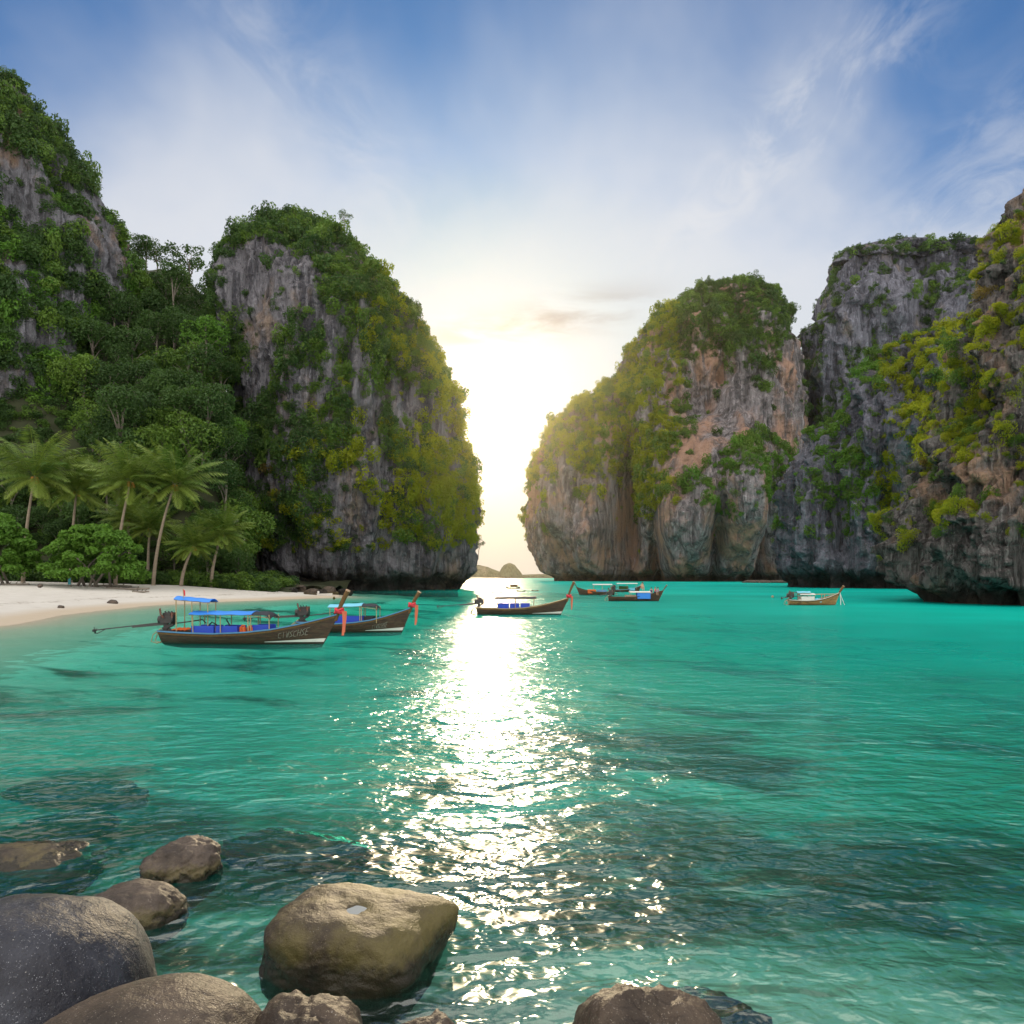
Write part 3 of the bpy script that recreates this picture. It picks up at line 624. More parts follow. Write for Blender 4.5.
tree_proto('tall', 25, 5.2, 3.2, 4, 2300, 0.30, 'dark', 12, 0.38, bare=0.8)
tree_proto('airy', 15, 5.6, 3.2, 5, 1000, 0.30, 'dark', 10, 0.3, 0.4, (0.22, 0.36), 0.08)
tree_proto('fresh', 14, 6.0, 5.0, 6, 3000, 0.30, 'bright', 16)
rg = random.Random(5)
rows_ = [150, 155, 161, 168, 176, 185, 195, 206, 218]
kinds = ['round', 'round2', 'green', 'round', 'round2', 'green']
LB = {'round': ("dark rounded jungle tree packed on the shaded slope behind the palms", "dark rounded trees on the slope"),
      'round2': ("dark upright jungle tree packed on the shaded slope behind the palms", "dark upright trees on the slope"),
      'green': ("mid green bushy tree on the slope between mountain and headland", "mid green trees on the slope"),
      'tall': ("tall pale trunked tree standing above the others on the slope", "tall pale trunked trees on the slope")}
for i, y in enumerate(rows_):
    x0, x1 = (84 - CX) / F * y, (250 - CX) / F * y
    if i < 2: x0 = (-60 - CX) / F * y
    nn = 9 if i >= 2 else 14
    for j in range(nn):
        x = x0 + (x1 - x0) * (j + rg.uniform(-0.35, 0.35) + 0.5) / nn; yy = y + rg.uniform(-3, 3); k = rg.choice(kinds)
        sc = rg.uniform(0.7, 1.1) * (0.72 if i < 2 else 1)
        place_tree(k, x, yy, float(hill_h(np.array(x), np.array(yy))) - 3.0 * sc, sc, rg.uniform(0, 6.28), *LB[k])
def on_hill(px, d): x = (px - CX) / F * d; return x, d, float(hill_h(np.array(x), np.array(d))) - 0.5
for k, px, d, sc, lb in (('airy', 160, 232, 1.0, "thin airy tree on the saddle skyline, left of the larger one"), ('airy', 187, 234, 1.35, "open crowned tree on the saddle skyline against pale sky"),
                         ('fresh', 207, 192, 0.95, "fresh green domed tree high on the slope beside grey rock"), ('fresh', 226, 180, 0.8, "bright green tree against the left foot of the headland rock"),
                         ('round', 200, 226, 0.9, "rounded dark tree tucked against the headland's left shoulder"), ('green', 214, 218, 0.8, "bushy green tree in the notch below the headland's left shoulder"), ('round2', 178, 228, 0.8, "dark tree below the airy skyline trees on the saddle"), ('round', 146, 228, 0.9, "dark tree at the mountain side of the saddle"), ('tall', 117, 158, 1.05, "tall tree with bare pale trunk rising behind the third palm"), ('tall', 176, 205, 0.95, "slim pale trunked tree in the dark hollow of the slope")):
    x, y, z = on_hill(px, d); place_tree(k, x, y, z, sc, px * 0.37, lb)
# trees on the skylines of the cliffs
for px, py, d, sc, lb in ((219, 262, 226, 0.62, "lone airy tree on the left shoulder of the headland"), (131, 262, 236, 0.7, "small tree leaning out from the mountain edge at the saddle"),
                          (8, 78, 236, 0.5, "little tree on the mountain skyline at the left frame edge"), (345, 222, 232, 0.5, "low tree on the headland summit, right of its middle"),
                          (452, 420, 232, 0.42, "small tree jutting from the sunlit edge of the headland"), (478, 548, 232, 0.40, "tiny tree hanging from the headland foot by the gap")):
    p = w_at(px, py, d); place_tree('airy', p.x, p.y, p.z - 9 * sc, sc, px * 0.3, lb, name="skyline_tree")

# undergrowth along the back of the beach and between the trees
rgn = np.random.default_rng(8); N = 1500
ux = rgn.uniform(-150, -44, N); uy = 139 + 70 * rgn.random(N) ** 2.2
uz = np.maximum(hill_h(ux, uy) * (uy > 140), ground_h(ux, uy)); ok = (ux > -0.80 * uy) & (ux < -0.30 * uy)
ux, uy, uz = ux[ok], uy[ok], uz[ok]; N = len(ux); rr = rgn.uniform(1.0, 2.8, N)
for q, pal in enumerate(('dark', 'dark', 'mid')):
    s = np.arange(N) % 3 == q
    o = scatter_obj("undergrowth", np.stack([ux, uy, uz + 0.3], -1)[s], np.stack([0 * ux, 0 * ux, rgn.random(N) * 6.28], -1)[s], (rr[:, None] * np.array([1.1, 1.1, 0.9]))[s], rgn.integers(0, 4, N)[s], PLANT[pal])
    tag(o, "tangled undergrowth behind the beach", "undergrowth", "undergrowth", "stuff")

# ------------------------------------------------------------------ palms
palm_m, n = new_mat("palm_leaf"); oi = n.add('ShaderNodeObjectInfo'); at = n.add('ShaderNodeAttribute', attribute_name='rnd')
c = n.mix(at.outputs['Fac'], (0.036, 0.100, 0.013, 1), (0.19, 0.26, 0.040, 1))
d_ = n.bsdf(c, 0.5, spec=0.3); tr = n.add('ShaderNodeBsdfTranslucent'); n.l.new(c, tr.inputs[0]); mx = n.add('ShaderNodeMixShader'); mx.inputs[0].default_value = 0.3
n.l.new(d_, mx.inputs[1]); n.l.new(tr.outputs[0], mx.inputs[2]); n.out(mx.outputs[0])
fruit_m = bark_mat("coconut_husk", (0.30, 0.13, 0.03, 1), (0.45, 0.24, 0.07, 1))
def frond_cloud(seed, L, nf):
    rg = np.random.default_rng(seed); V = []; rn = []
    for i in range(nf):
        az = i * 2.39996 + rg.normal(0, 0.15); u = (i + 0.5) / nf; el = R(84) - R(108) * u ** 0.9 + rg.normal(0, 0.09); Lf = L * rg.uniform(0.85, 1.08) * (0.75 + 0.25 * math.sin(math.pi * min(1, u + 0.25)))
        h = np.array([math.cos(az), math.sin(az), 0]); up = np.array([0, 0, 1.0]); side = np.cross(h, up)
        m = 46; t = np.linspace(0.0, 1, m); droop = R(54) * t ** 1.5; ang = el - droop
        ds = Lf / (m - 1); pts = np.cumsum(np.stack([np.cos(ang)] * 3, -1) * h * ds + np.sin(ang)[:, None] * up * ds, 0)
        tang = np.cos(ang)[:, None] * h + np.sin(ang)[:, None] * up; nrm = -np.sin(ang)[:, None] * h + np.cos(ang)[:, None] * up
        tw = rg.normal(0, 0.25); sd = side * math.cos(tw) + nrm * math.sin(tw)
        ll = Lf * 0.25 * np.sin(np.pi * np.clip(t * 0.93 + 0.10, 0, 1)) ** 0.6; w0 = 0.066
        br = rg.random() * 0.75 + (0.5 if u > 0.80 else 0.0)
        for sg in (-1, 1):
            d = sg * sd * 0.85 + tang * 0.50 - up * (0.35 + 0.35 * rg.random(m))[:, None]; d /= np.linalg.norm(d, axis=1)[:, None]
            k = t > 0.09; a = pts[k]; b = a + d[k] * (ll[k] * rg.uniform(0.8, 1.1, k.sum()))[:, None]; wv = tang[k] * w0
            mid = a * 0.5 + b * 0.5 + up * 0.02 * L * 0
            V.append(np.stack([a - wv * 0.5, mid - wv, b, mid + wv], 1).reshape(-1, 3)); rn.append(np.repeat(np.clip(br + rg.random(k.sum()) * 0.3, 0, 1), 4))
        wr = 0.07 * (1 - 0.8 * t)[:, None] * sd
        q = np.stack([pts[:-1] - wr[:-1], pts[:-1] + wr[:-1], pts[1:] + wr[1:], pts[1:] - wr[1:]], 1).reshape(-1, 3); V.append(q); rn.append(np.full(len(q), 0.85))
    V = np.concatenate(V); me = np_mesh("crown", V, np.arange(len(V)).reshape(-1, 4), False); attr(me, 'rnd', np.concatenate(rn)); me.materials.append(palm_m); return me
FROND = [frond_cloud(31, 1.0, 34) if False else frond_cloud(31 + k, 8.2, 42 + 3 * k) for k in range(3)]
def palm(cx, cy_, bx, by, d, rpx, k, rz, lb):
    c = w_at(cx, cy_, d); x, y = (bx - CX) / F * d, d + 0.8; b = Vector((x, y, float(ground_h(np.array(x), np.array(y))) - 0.2))
    r = empty("palm_tree", b); tag(r, lb, "palm tree")
    T = c - b; pts = [Vector((T.x * (0.35 * t + 0.65 * t * t), T.y * t, T.z * t)) for t in np.linspace(0, 1, 12)]
    sc = rpx * d / F / 6.4
    mb = MB(); mb.tube(pts, [0.34 - 0.17 * t for t in np.linspace(0, 1, 12)], 9); mb.tube([pts[0], pts[0] + (pts[1] - pts[0]) * 0.25], [0.55, 0.34], 9); mb.build("trunk", PBARK, r, True)
    cr = link("crown", FROND[k], None, r); cr.location = T; cr.rotation_euler = (0, 0, rz); cr.scale = (sc,) * 3
    fr_ = MB(); 
    for a in range(9): fr_.sphere((0.45 * math.cos(a * 2.1) * (0.6 + 0.1 * (a % 4)), 0.45 * math.sin(a * 2.1), -0.35 - 0.17 * (a % 4)), 0.24, 8, 6)
    fo = fr_.build("fruit_cluster", fruit_m, r, True); fo.location = T; fo.scale = (sc,) * 3
palm(35, 476, 20, 580, 128, 46, 0, 0.2, "tall coconut palm at the left frame edge, leaning right")
palm(77, 490, 68, 582, 134, 38, 1, 1.3, "darker coconut palm behind the broad green beach tree")
palm(131, 481, 113, 584, 130, 42, 2, 2.6, "coconut palm with orange fruit beside the broad beach tree's right edge")
palm(175, 484, 151, 584, 132, 42, 0, 3.9, "tall leaning coconut palm with its whole pale trunk on the sand")
palm(194, 546, 179, 584, 134, 29, 1, 4.4, "short leaning palm right of the tall leaning one")
palm(222, 533, 209, 584, 138, 29, 2, 5.3, "rightmost short palm beside the headland foliage")
palm(128, 520, 129, 580, 145, 30, 1, 0.8, "thin shaded palm in the dark behind the front palms")
palm(150, 528, 146, 580, 143, 27, 2, 0.1, "low shaded palm hidden behind the leaning trunk")

# broad beach trees
def beach_tree(px0, px1, pyt, pyb, d, seed, lb):
    wdt = (px1 - px0) / F * d / 2; x = ((px0 + px1) / 2 - CX) / F * d; z = float(ground_h(np.array(x), np.array(d))); H = CH + (HZ - pyt) / F * d - z
    rg = random.Random(seed); bl = []
    for i in range(120):
        a = rg.uniform(0, 6.283); t = rg.random() ** 0.35; zz = rg.uniform(0.16, 1.0); lim = math.sqrt(max(0, 1 - (max(0, zz - 0.18) / 0.84) ** 2))
        bl.append((wdt * 0.92 * t * lim * math.cos(a), wdt * 0.75 * t * lim * math.sin(a), H * (zz * 0.9), rg.uniform(0.8, 1.35)))
    cm = leaf_cloud("crown", bl, 26000, 0.25, seed, 0.9, 0.62); cm.materials.append(LEAF['bright'])
    r = empty("beach_tree", (x, d, z)); tag(r, lb, "tree"); link("crown", cm, None, r)
    b = MB()
    for k in range(7):
        a = rg.uniform(0, 6.28); e = Vector((wdt * 0.6 * math.cos(a), wdt * 0.4 * math.sin(a), H * 0.55)); s0 = Vector((rg.uniform(-1, 1) * wdt * 0.35, rg.uniform(-.6, .6), -0.2))
        b.tube([s0, s0.lerp(e, 0.5) + Vector((0, 0, 0.8)), e], [0.22, 0.16, 0.07], 7)
    b.build("trunk", BARK, r, True)
beach_tree(38, 148, 522, 588, 120, 41, "broad low bright green beach tree spreading over the sand")
beach_tree(-45, 38, 511, 588, 118, 42, "bright green beach tree cut by the left frame edge")
# ------------------------------------------------------------------ boulders and rocks
def granite(name, base, dark, speck, amt, wetz, moss=0.0, sc=1.0):
    m, n = new_mat(name); geo = n.add('ShaderNodeNewGeometry'); pos = geo.outputs['Position']; tcn = n.add('ShaderNodeTexCoord'); v = tcn.outputs['Object']
    sz = n.add('ShaderNodeSeparateXYZ'); n.l.new(pos, sz.inputs[0])
    big = n.noise(v, 1.6 * sc, 6, 0.62, 0.3); mid = n.noise(v, 9 * sc, 5, 0.65); fine = n.noise(v, 75 * sc, 2, 0.6)
    c = n.mix(n.mr(big, 0.32, 0.68), dark, base)
    c = n.mix(n.math('MULTIPLY', n.mr(mid, 0.50, 0.72), 0.45), c, tuple(b * 0.45 for b in base[:3]) + (1,))
    c = n.mix(n.math('MULTIPLY', n.mr(fine, 0.40, 0.30), 0.65), c, (0.022, 0.020, 0.018, 1))
    sp = n.math('MULTIPLY', n.mr(n.voro(v, 90 * sc), 0.30, 0.18), n.mr(n.noise(v, 30 * sc, 2), 0.48, 0.62))
    c = n.mix(n.math('MULTIPLY', sp, amt), c, speck)
    fleck = n.math('MULTIPLY', n.mr(n.voro(v, 34 * sc), 0.16, 0.10), n.mr(n.noise(v, 7 * sc, 2), 0.55, 0.66)); c = n.mix(n.math('MULTIPLY', fleck, amt), c, (0.55, 0.52, 0.48, 1))
    zz = n.math('ADD', sz.outputs[2], n.math('MULTIPLY', n.math('SUBTRACT', mid, 0.5), 0.30))
    wet = n.mr(zz, wetz * 0.45, wetz, 1, 0); algae = n.math('MULTIPLY', n.mr(zz, wetz * 1.0, wetz * 2.2, 1, 0), moss)
    c = n.mix(n.math('MULTIPLY', algae, n.mr(big, 0.35, 0.6)), c, (0.10, 0.085, 0.025, 1))
    c = n.mix(n.math('MULTIPLY', wet, 0.85), c, (0.018, 0.016, 0.012, 1))
    h = n.math('ADD', n.math('MULTIPLY', mid, 0.55), n.math('ADD', n.math('MULTIPLY', fine, 0.10), n.math('MULTIPLY', n.noise(v, 28 * sc, 4, 0.6), 0.22)))
    n.out(n.bsdf(c, n.mr(wet, 0, 1, 0.54, 0.25, False), n.bump(h, 0.85, 0.045 / sc), spec=0.22)); return m
G_GREY = granite("granite_grey", (0.050, 0.053, 0.066, 1), (0.016, 0.016, 0.021, 1), (0.42, 0.43, 0.46, 1), 0.5, 0.25)
G_BROWN = granite("granite_brown", (0.082, 0.060, 0.042, 1), (0.030, 0.022, 0.016, 1), (0.45, 0.38, 0.30, 1), 0.45, 0.32, 0.8)
G_DARK = granite("granite_dark", (0.110, 0.085, 0.066, 1), (0.034, 0.027, 0.022, 1), (0.35, 0.28, 0.23, 1), 0.35, 0.10, 0.6)
G_TAN = granite("granite_tan", (0.085, 0.064, 0.048, 1), (0.036, 0.028, 0.021, 1), (0.46, 0.40, 0.33, 1), 0.5, 0.3)
def boulder(name, c, rad, mat, seed, lab, rough=0.16, nexp=2.4, rot=(0, 0, 0), dents=(), sub=6, cat="boulder", group=None, amp2=0.035):
    bm = bmesh.new(); bmesh.ops.create_icosphere(bm, subdivisions=sub, radius=1.0)
    V = np.array([v.co for v in bm.verts]); 
    L = (np.abs(V) ** nexp).sum(1) ** (1 / nexp); P = V / L[:, None]
    P *= (1 + rough * fbm(V * 0.9 + seed * 7.7, 3) + amp2 * fbm(V * 3.3 + seed, 4) + amp2 * 0.3 * fbm(V * 13 + seed, 3))[:, None]
    M = np.array(Matrix.Rotation(rot[2], 3, 'Z') @ Matrix.Rotation(rot[1], 3, 'Y') @ Matrix.Rotation(rot[0], 3, 'X'))
    P = (P * np.array(rad)) @ M.T
    for (dx_, dy_, dz_, r_, a_) in dents:      # dents / bulges: direction, angular size, depth
        u = np.array([dx_, dy_, dz_], float); u /= np.linalg.norm(u); dn = P / np.linalg.norm(P, axis=1)[:, None]; g = np.exp(-((1 - (dn * u).sum(1)) / r_))
        P -= u[None] * (a_ * g)[:, None]
    for v, p in zip(bm.verts, P): v.co = p
    me = bpy.data.meshes.new(name); bm.to_mesh(me); bm.free(); me.polygons.foreach_set('use_smooth', [True] * len(me.polygons))
    o = link(name, me, mat); o.location = c; tag(o, lab, cat, group); return o
def wx(px, d): return (px - CX) / F * d
def wz(py, d): return CH + (HZ - py) / F * d
b1 = boulder("boulder", (wx(14, 4.9), 4.9, 0.32), (0.82, 0.90, 1.12), G_GREY, 1, "big grey speckled boulder at the left frame edge", 0.035, 2.35, (0.0, 0.16, 0.2), ((-0.12, -0.72, 0.62, 0.02, 0.12), (0.1, -0.6, 0.8, 0.3, -0.05)), amp2=0.012)
b2 = boulder("boulder", (wx(130, 3.95), 3.95, 0.62), (0.80, 0.62, 0.74), G_TAN, 2, "smooth tan boulder at the bottom edge beside the grey one", 0.03, 2.5, (0, -0.34, 0.25), amp2=0.012)
b3 = boulder("boulder", (wx(352, 7.15), 7.15, 0.04), (0.76, 0.74, 0.45), G_BROWN, 3, "brown boulder standing in the water with a white puddle on top", 0.06, 3.3, (0, 0.08, -0.12), ((0.10, -0.10, 1.0, 0.05, 0.05), (1.0, 0.25, 0.30, 0.05, -0.24), (-0.7, -0.7, 0.2, 0.08, 0.06), (0.1, -1, 0.2, 0.05, 0.10)), amp2=0.03)
b4 = boulder("boulder", (wx(304, 4.1), 4.1, 0.46), (0.37, 0.45, 0.82), G_BROWN, 4, "small brown boulder at the bottom edge in front of the puddled one", 0.08, 2.6, (0, 0.05, 0.3))
b5 = boulder("boulder", (wx(183, 9.2), 9.2, -0.02), (0.46, 0.42, 0.36), G_DARK, 5, "pitted brown rock in the water, farther of the two small ones", 0.15, 2.4, (0, -0.12, 0.2), amp2=0.07)
b6 = boulder("boulder", (wx(136, 8.0), 8.0, -0.01), (0.50, 0.42, 0.30), G_DARK, 6, "dark rounded rock in the water behind the grey boulder", 0.10, 2.5, (0, 0, -0.2))
b7 = boulder("boulder", (wx(15, 9.6), 9.7, -0.23), (0.95, 0.70, 0.33), G_DARK, 7, "low wet rock barely showing at the left frame edge", 0.14, 2.3, (0, 0, 0.25), amp2=0.06)
b8 = boulder("boulder", (wx(652, 4.25), 4.25, 0.33), (0.52, 0.50, 0.86), G_BROWN, 8, "brown boulder at bottom centre right with a small puddle", 0.05, 2.8, (0, 0, 0.1), ((0.05, -0.12, 1, 0.012, 0.07),))
b9 = boulder("boulder", (wx(425, 4.2), 4.2, 0.31), (0.30, 0.34, 0.80), G_TAN, 9, "tip of a tan boulder at the bottom edge right of the small brown one", 0.08, 2.5)
b10 = boulder("boulder", (wx(925, 5.6), 5.7, -0.50), (0.75, 0.70, 0.42), G_DARK, 10, "submerged brown rock under the water at bottom right", 0.14, 2.4, amp2=0.06)
b11 = boulder("boulder", (wx(690, 7.0), 7.0, -0.80), (0.80, 0.55, 0.40), G_DARK, 11, "pale submerged rock under the water behind the bottom centre boulder", 0.14, 2.4, amp2=0.06)
b12 = boulder("boulder", (wx(965, 4.5), 4.5, 0.05), (0.42, 0.40, 0.34), G_DARK, 12, "dark wet rock tip at the bottom right corner", 0.14, 2.4, amp2=0.06)
sub = [(75, 738, 1.5, 0.45), (45, 765, 1.3, 0.5), (20, 835, 1.0, 0.5), (300, 775, 1.4, 0.5)]
for i, (px, py, a, bq) in enumerate(sub):
    d = CH * F / (py - HZ); x = wx(px, d); z = float(ground_h(np.array(x), np.array(d)))
    boulder("sunken_rock", (x, d, z + 0.15), (a, bq, 0.16 + 0.12 * abs(z)), G_DARK, 30 + i, "dark reef rock lying under the turquoise water", 0.2, 2.3, (0, 0, i), sub=5, cat="rock", amp2=0.09, group="sunken reef rocks")
# shore rocks by the headland foot
rg = random.Random(3)
SR = [(258, 578, 150, 1.6), (272, 580, 150, 1.3), (285, 579, 150, 1.5), (300, 583, 152, 1.2), (292, 586, 144, 0.9), (268, 585, 142, 0.8), (312, 590, 140, 1.0), (246, 580, 150, 1.1), (322, 589, 141, 0.9), (330, 587, 152, 1.3), (345, 588, 160, 1.2), (262, 574, 154, 1.5), (280, 573, 156, 1.7)]
for i, (px, py, d, s) in enumerate(SR):
    p = w_at(px, py, d); z = max(float(ground_h(np.array(p.x), np.array(d))), -0.1)
    boulder("shore_rock", (p.x, d, z + 0.25 * s), (s * rg.uniform(1, 1.5), s, s * rg.uniform(0.7, 1.0)), M_NEAR if i % 3 else G_BROWN, 60 + i, "rough brown rock heaped on the sand at the headland foot", 0.25, 2.3, (0, 0, i), sub=4, cat="rock", group="rocks at the headland foot", amp2=0.10)
for i, (px, d, s) in enumerate(((752, 470, 4.5), (764, 462, 5.5), (777, 460, 5.0), (788, 455, 4.5))):
    boulder("ledge_rock", (wx(px, d), d, 0.1), (s * 1.3, s * 0.8, 1.6), G_TAN, 80 + i, "pale low rock ledge at the foot of the domed karst", 0.2, 2.4, (0, 0, i), sub=4, cat="rock", group="pale ledge rocks", amp2=0.08)
# puddles left in the hollows
pm_, n = new_mat("puddle_water"); n.out(n.bsdf((0.30, 0.32, 0.33, 1), 0.08, spec=0.9))  # pale base colour paints in the sky mirrored by the puddles
def puddle(host, x, y, rx, ry_, lab, rz=0.0):
    bpy.context.view_layer.update(); dg = bpy.context.evaluated_depsgraph_get(); m_ = host.data; best = None
    from mathutils.bvhtree import BVHTree
    bv = BVHTree.FromObject(host, dg); hit = bv.ray_cast(Vector((x, y, 9)) - host.location, Vector((0, 0, -1)))
    def zat(a, b_):
        hh = bv.ray_cast(Vector((a, b_, 9)) - host.location, Vector((0, 0, -1))); return hh[0].z if hh[0] is not None else -9
    best = max(((sum(zat(xx + 0.16 * math.cos(q), yy + 0.16 * math.sin(q)) for q in (0, 1.57, 3.14, 4.71)) / 4 - zat(xx, yy), xx, yy) for xx in np.linspace(x - 0.25, x + 0.25, 21) for yy in np.linspace(y - 0.3, y + 0.3, 21)))
    x, y = best[1], best[2]; z = zat(x, y) + host.location.z + 0.012; b = MB(); N_ = 36
    ring = [(rx * (1 + 0.22 * math.sin(3 * t + 1) + 0.12 * math.sin(5 * t)) * math.cos(t), ry_ * (1 + 0.18 * math.cos(2 * t)) * math.sin(t), 0) for t in [6.28318 * k / N_ for k in range(N_)]]
    low = [(q[0] * 0.8, q[1] * 0.8, -0.05) for q in ring]; b.add(ring + low, [tuple(range(N_))] + [(k, (k + 1) % N_, N_ + (k + 1) % N_, N_ + k) for k in range(N_)])
    o = b.build("puddle", pm_); o.location = (x, y, z); o.rotation_euler = (0, 0, rz); tag(o, lab, "puddle"); return o
puddle(b3, wx(370, 6.95), 6.9, 0.11, 0.15, "white puddle in the hollow of the brown boulder")
puddle(b8, wx(664, 4.1), 4.12, 0.085, 0.075, "small puddle on top of the bottom centre boulder")
# ------------------------------------------------------------------ long-tail boats
def paint(name, col, rough=0.5, spec=0.4, wear=0.35):
    m, n = new_mat(name); tcn = n.add('ShaderNodeTexCoord'); f = n.noise(n.scale(tcn.outputs['Object'], (2, 6, 9)), 1.0, 6, 0.65)
    c = n.mix(n.math('MULTIPLY', n.mr(f, 0.5, 0.72), wear), col, tuple(q * 0.45 + 0.02 for q in col[:3]) + (1,)); n.out(n.bsdf(c, rough, n.bump(f, 0.3, 0.02), spec=spec)); return m
def wood(name, c0, c1):
    m, n = new_mat(name); tcn = n.add('ShaderNodeTexCoord'); v = tcn.outputs['Object']
    f = n.noise(n.scale(v, (0.9, 6, 9)), 1.0, 7, 0.7, 0.4); st = n.noise(n.scale(v, (1.2, 1.2, 1.2)), 1.0, 5, 0.6)
    sz = n.add('ShaderNodeSeparateXYZ'); n.l.new(v, sz.inputs[0]); pl = n.math('FRACT', n.math('MULTIPLY', sz.outputs[2], 5.2)); seam = n.math('LESS_THAN', pl, 0.09)
    c = n.mix(n.mr(f, 0.3, 0.7), c0, c1); c = n.mix(n.math('MULTIPLY', n.mr(st, 0.5, 0.7), 0.5), c, (0.035, 0.024, 0.016, 1)); c = n.mix(n.math('MULTIPLY', seam, 0.7), c, (0.012, 0.008, 0.006, 1))
    wl = n.mr(sz.outputs[2], 0.02, 0.16, 1, 0); c = n.mix(n.math('MULTIPLY', wl, 0.8), c, (0.016, 0.017, 0.011, 1))
    n.out(n.bsdf(c, 0.55, n.bump(n.math('SUBTRACT', f, seam), 0.5, 0.02), spec=0.35)); return m
W_DARK = wood("hull_wood", (0.030, 0.018, 0.012, 1), (0.085, 0.048, 0.028, 1)); W_GOLD = wood("hull_varnished", (0.20, 0.10, 0.035, 1), (0.42, 0.23, 0.085, 1))
W_POST = bark_mat("prow_wood", (0.085, 0.045, 0.020, 1), (0.20, 0.115, 0.050, 1), (6, 6, 1)); W_CUT = bark_mat("cut_wood", (0.36, 0.22, 0.14, 1), (0.52, 0.36, 0.25, 1)); W_DECK = wood("deck_wood", (0.20, 0.13, 0.085, 1), (0.36, 0.26, 0.18, 1))
P_RAIL = paint("rail_blue", (0.10, 0.24, 0.42, 1)); P_BLUE = paint("cushion_blue", (0.012, 0.050, 0.42, 1), 0.45, 0.4, 0.15); P_TARP = paint("tarp_blue", (0.035, 0.21, 0.66, 1), 0.5, 0.3, 0.12)
P_SKY = paint("tarp_sky", (0.16, 0.50, 0.66, 1), 0.5, 0.3, 0.15); P_WHITE = paint("paint_white", (0.62, 0.60, 0.56, 1)); P_IRON = paint("engine_iron", (0.028, 0.024, 0.023, 1), 0.45, 0.5); P_RUST = paint("engine_rust", (0.16, 0.065, 0.045, 1), 0.6)
P_STEEL = paint("shaft_steel", (0.045, 0.042, 0.040, 1), 0.4, 0.5); P_DARKC = paint("dark_cover", (0.018, 0.020, 0.026, 1), 0.7); P_ROPE = paint("rope", (0.34, 0.27, 0.16, 1), 0.9); P_ORANGE = paint("vest_orange", (0.62, 0.13, 0.035, 1), 0.7, 0.2, 0.2)
P_RED = paint("ribbon_red", (0.62, 0.05, 0.07, 1), 0.7, 0.2, 0.1); P_CORAL = paint("ribbon_coral", (0.66, 0.16, 0.09, 1), 0.7, 0.2, 0.1); P_LETTER = paint("letter_white", (0.20, 0.19, 0.16, 1), 0.7, 0.2, 0.9); P_POLE = paint("pole_tan", (0.38, 0.27, 0.14, 1), 0.6)
def sheer(t): return float(np.interp(t, [0, .15, .35, .55, .7, .82, .92, 1], [.72, .66, .62, .70, .86, 1.10, 1.38, 1.66]))
def keelz(t): return float(np.interp(t, [0, .1, .5, .9, 1], [-.12, -.25, -.30, -.26, -.18]))
def beam(t): return float(np.interp(t, [0, .08, .25, .45, .62, .78, .9, .97, 1], [.46, .58, .80, .86, .78, .55, .28, .10, .035]))
def hull_pt(t, u, L, B, off=0.0):
    zs, zk = sheer(t), keelz(t); z = zk + (zs - zk) * u; b = beam(t) * B * (1 - (1 - u) ** 2.6) ** 0.62 * (0.80 + 0.20 * u)
    x = L * (0.87 * t) + 0.10 * L * (max(0.0, t - 0.45) / 0.55) ** 1.6 * (z + 0.25) / 1.9 - 0.02 * L * (1 - t) ** 6 * u
    return Vector((x, b + off, z))
def hull_part(L, B, mat, par):
    m = MB(); NT_, NU = 44, 10
    for sgn in (1, -1):
        vs = [Vector((p.x, sgn * p.y, p.z)) for i in range(NT_ + 1) for j in range(NU + 1) for p in [hull_pt(i / NT_, j / NU, L, B)]]
        m.add(vs, [(i * (NU + 1) + j, i * (NU + 1) + j + 1, (i + 1) * (NU + 1) + j + 1, (i + 1) * (NU + 1) + j) for i in range(NT_) for j in range(NU)])
        inn = [Vector((p.x, sgn * max(0.004, p.y - 0.06), max(p.z, 0.12))) for i in range(NT_ + 1) for j in range(2, NU + 1) for p in [hull_pt(i / NT_, j / NU, L, B)]]; k = NU - 1
        m.add(inn, [(i * k + j, (i + 1) * k + j, (i + 1) * k + j + 1, i * k + j + 1) for i in range(NT_) for j in range(k - 1)])
        top = []; 
        for i in range(NT_ + 1):
            p = hull_pt(i / NT_, 1, L, B); top += [Vector((p.x, sgn * p.y, p.z)), Vector((p.x, sgn * max(0.004, p.y - 0.06), p.z))]
        m.add(top, [(2 * i, 2 * i + 2, 2 * i + 3, 2 * i + 1) for i in range(NT_)])
    # transom and bottom boards
    a = [hull_pt(0, j / NU, L, B) for j in range(NU + 1)]; vs = a + [Vector((p.x, -p.y, p.z)) for p in a]; m.add(vs, [(j, j + 1, NU + 2 + j, NU + 1 + j) for j in range(NU)])
    return m.build("hull", mat, par, True)
def floor_part(L, B, par):
    m = MB(); N_ = 30; vs = []
    for i in range(N_ + 1):
        t = 0.02 + 0.90 * i / N_; z = 0.22 + max(0, sheer(t) - 0.95) * 0.6; u = (z - keelz(t)) / (sheer(t) - keelz(t)); p = hull_pt(t, u, L, B); vs += [Vector((p.x, p.y - 0.05, z)), Vector((p.x, -p.y + 0.05, z))]
    m.add(vs, [(2 * i, 2 * i + 2, 2 * i + 3, 2 * i + 1) for i in range(N_)]); return m.build("floorboards", W_DECK, par)
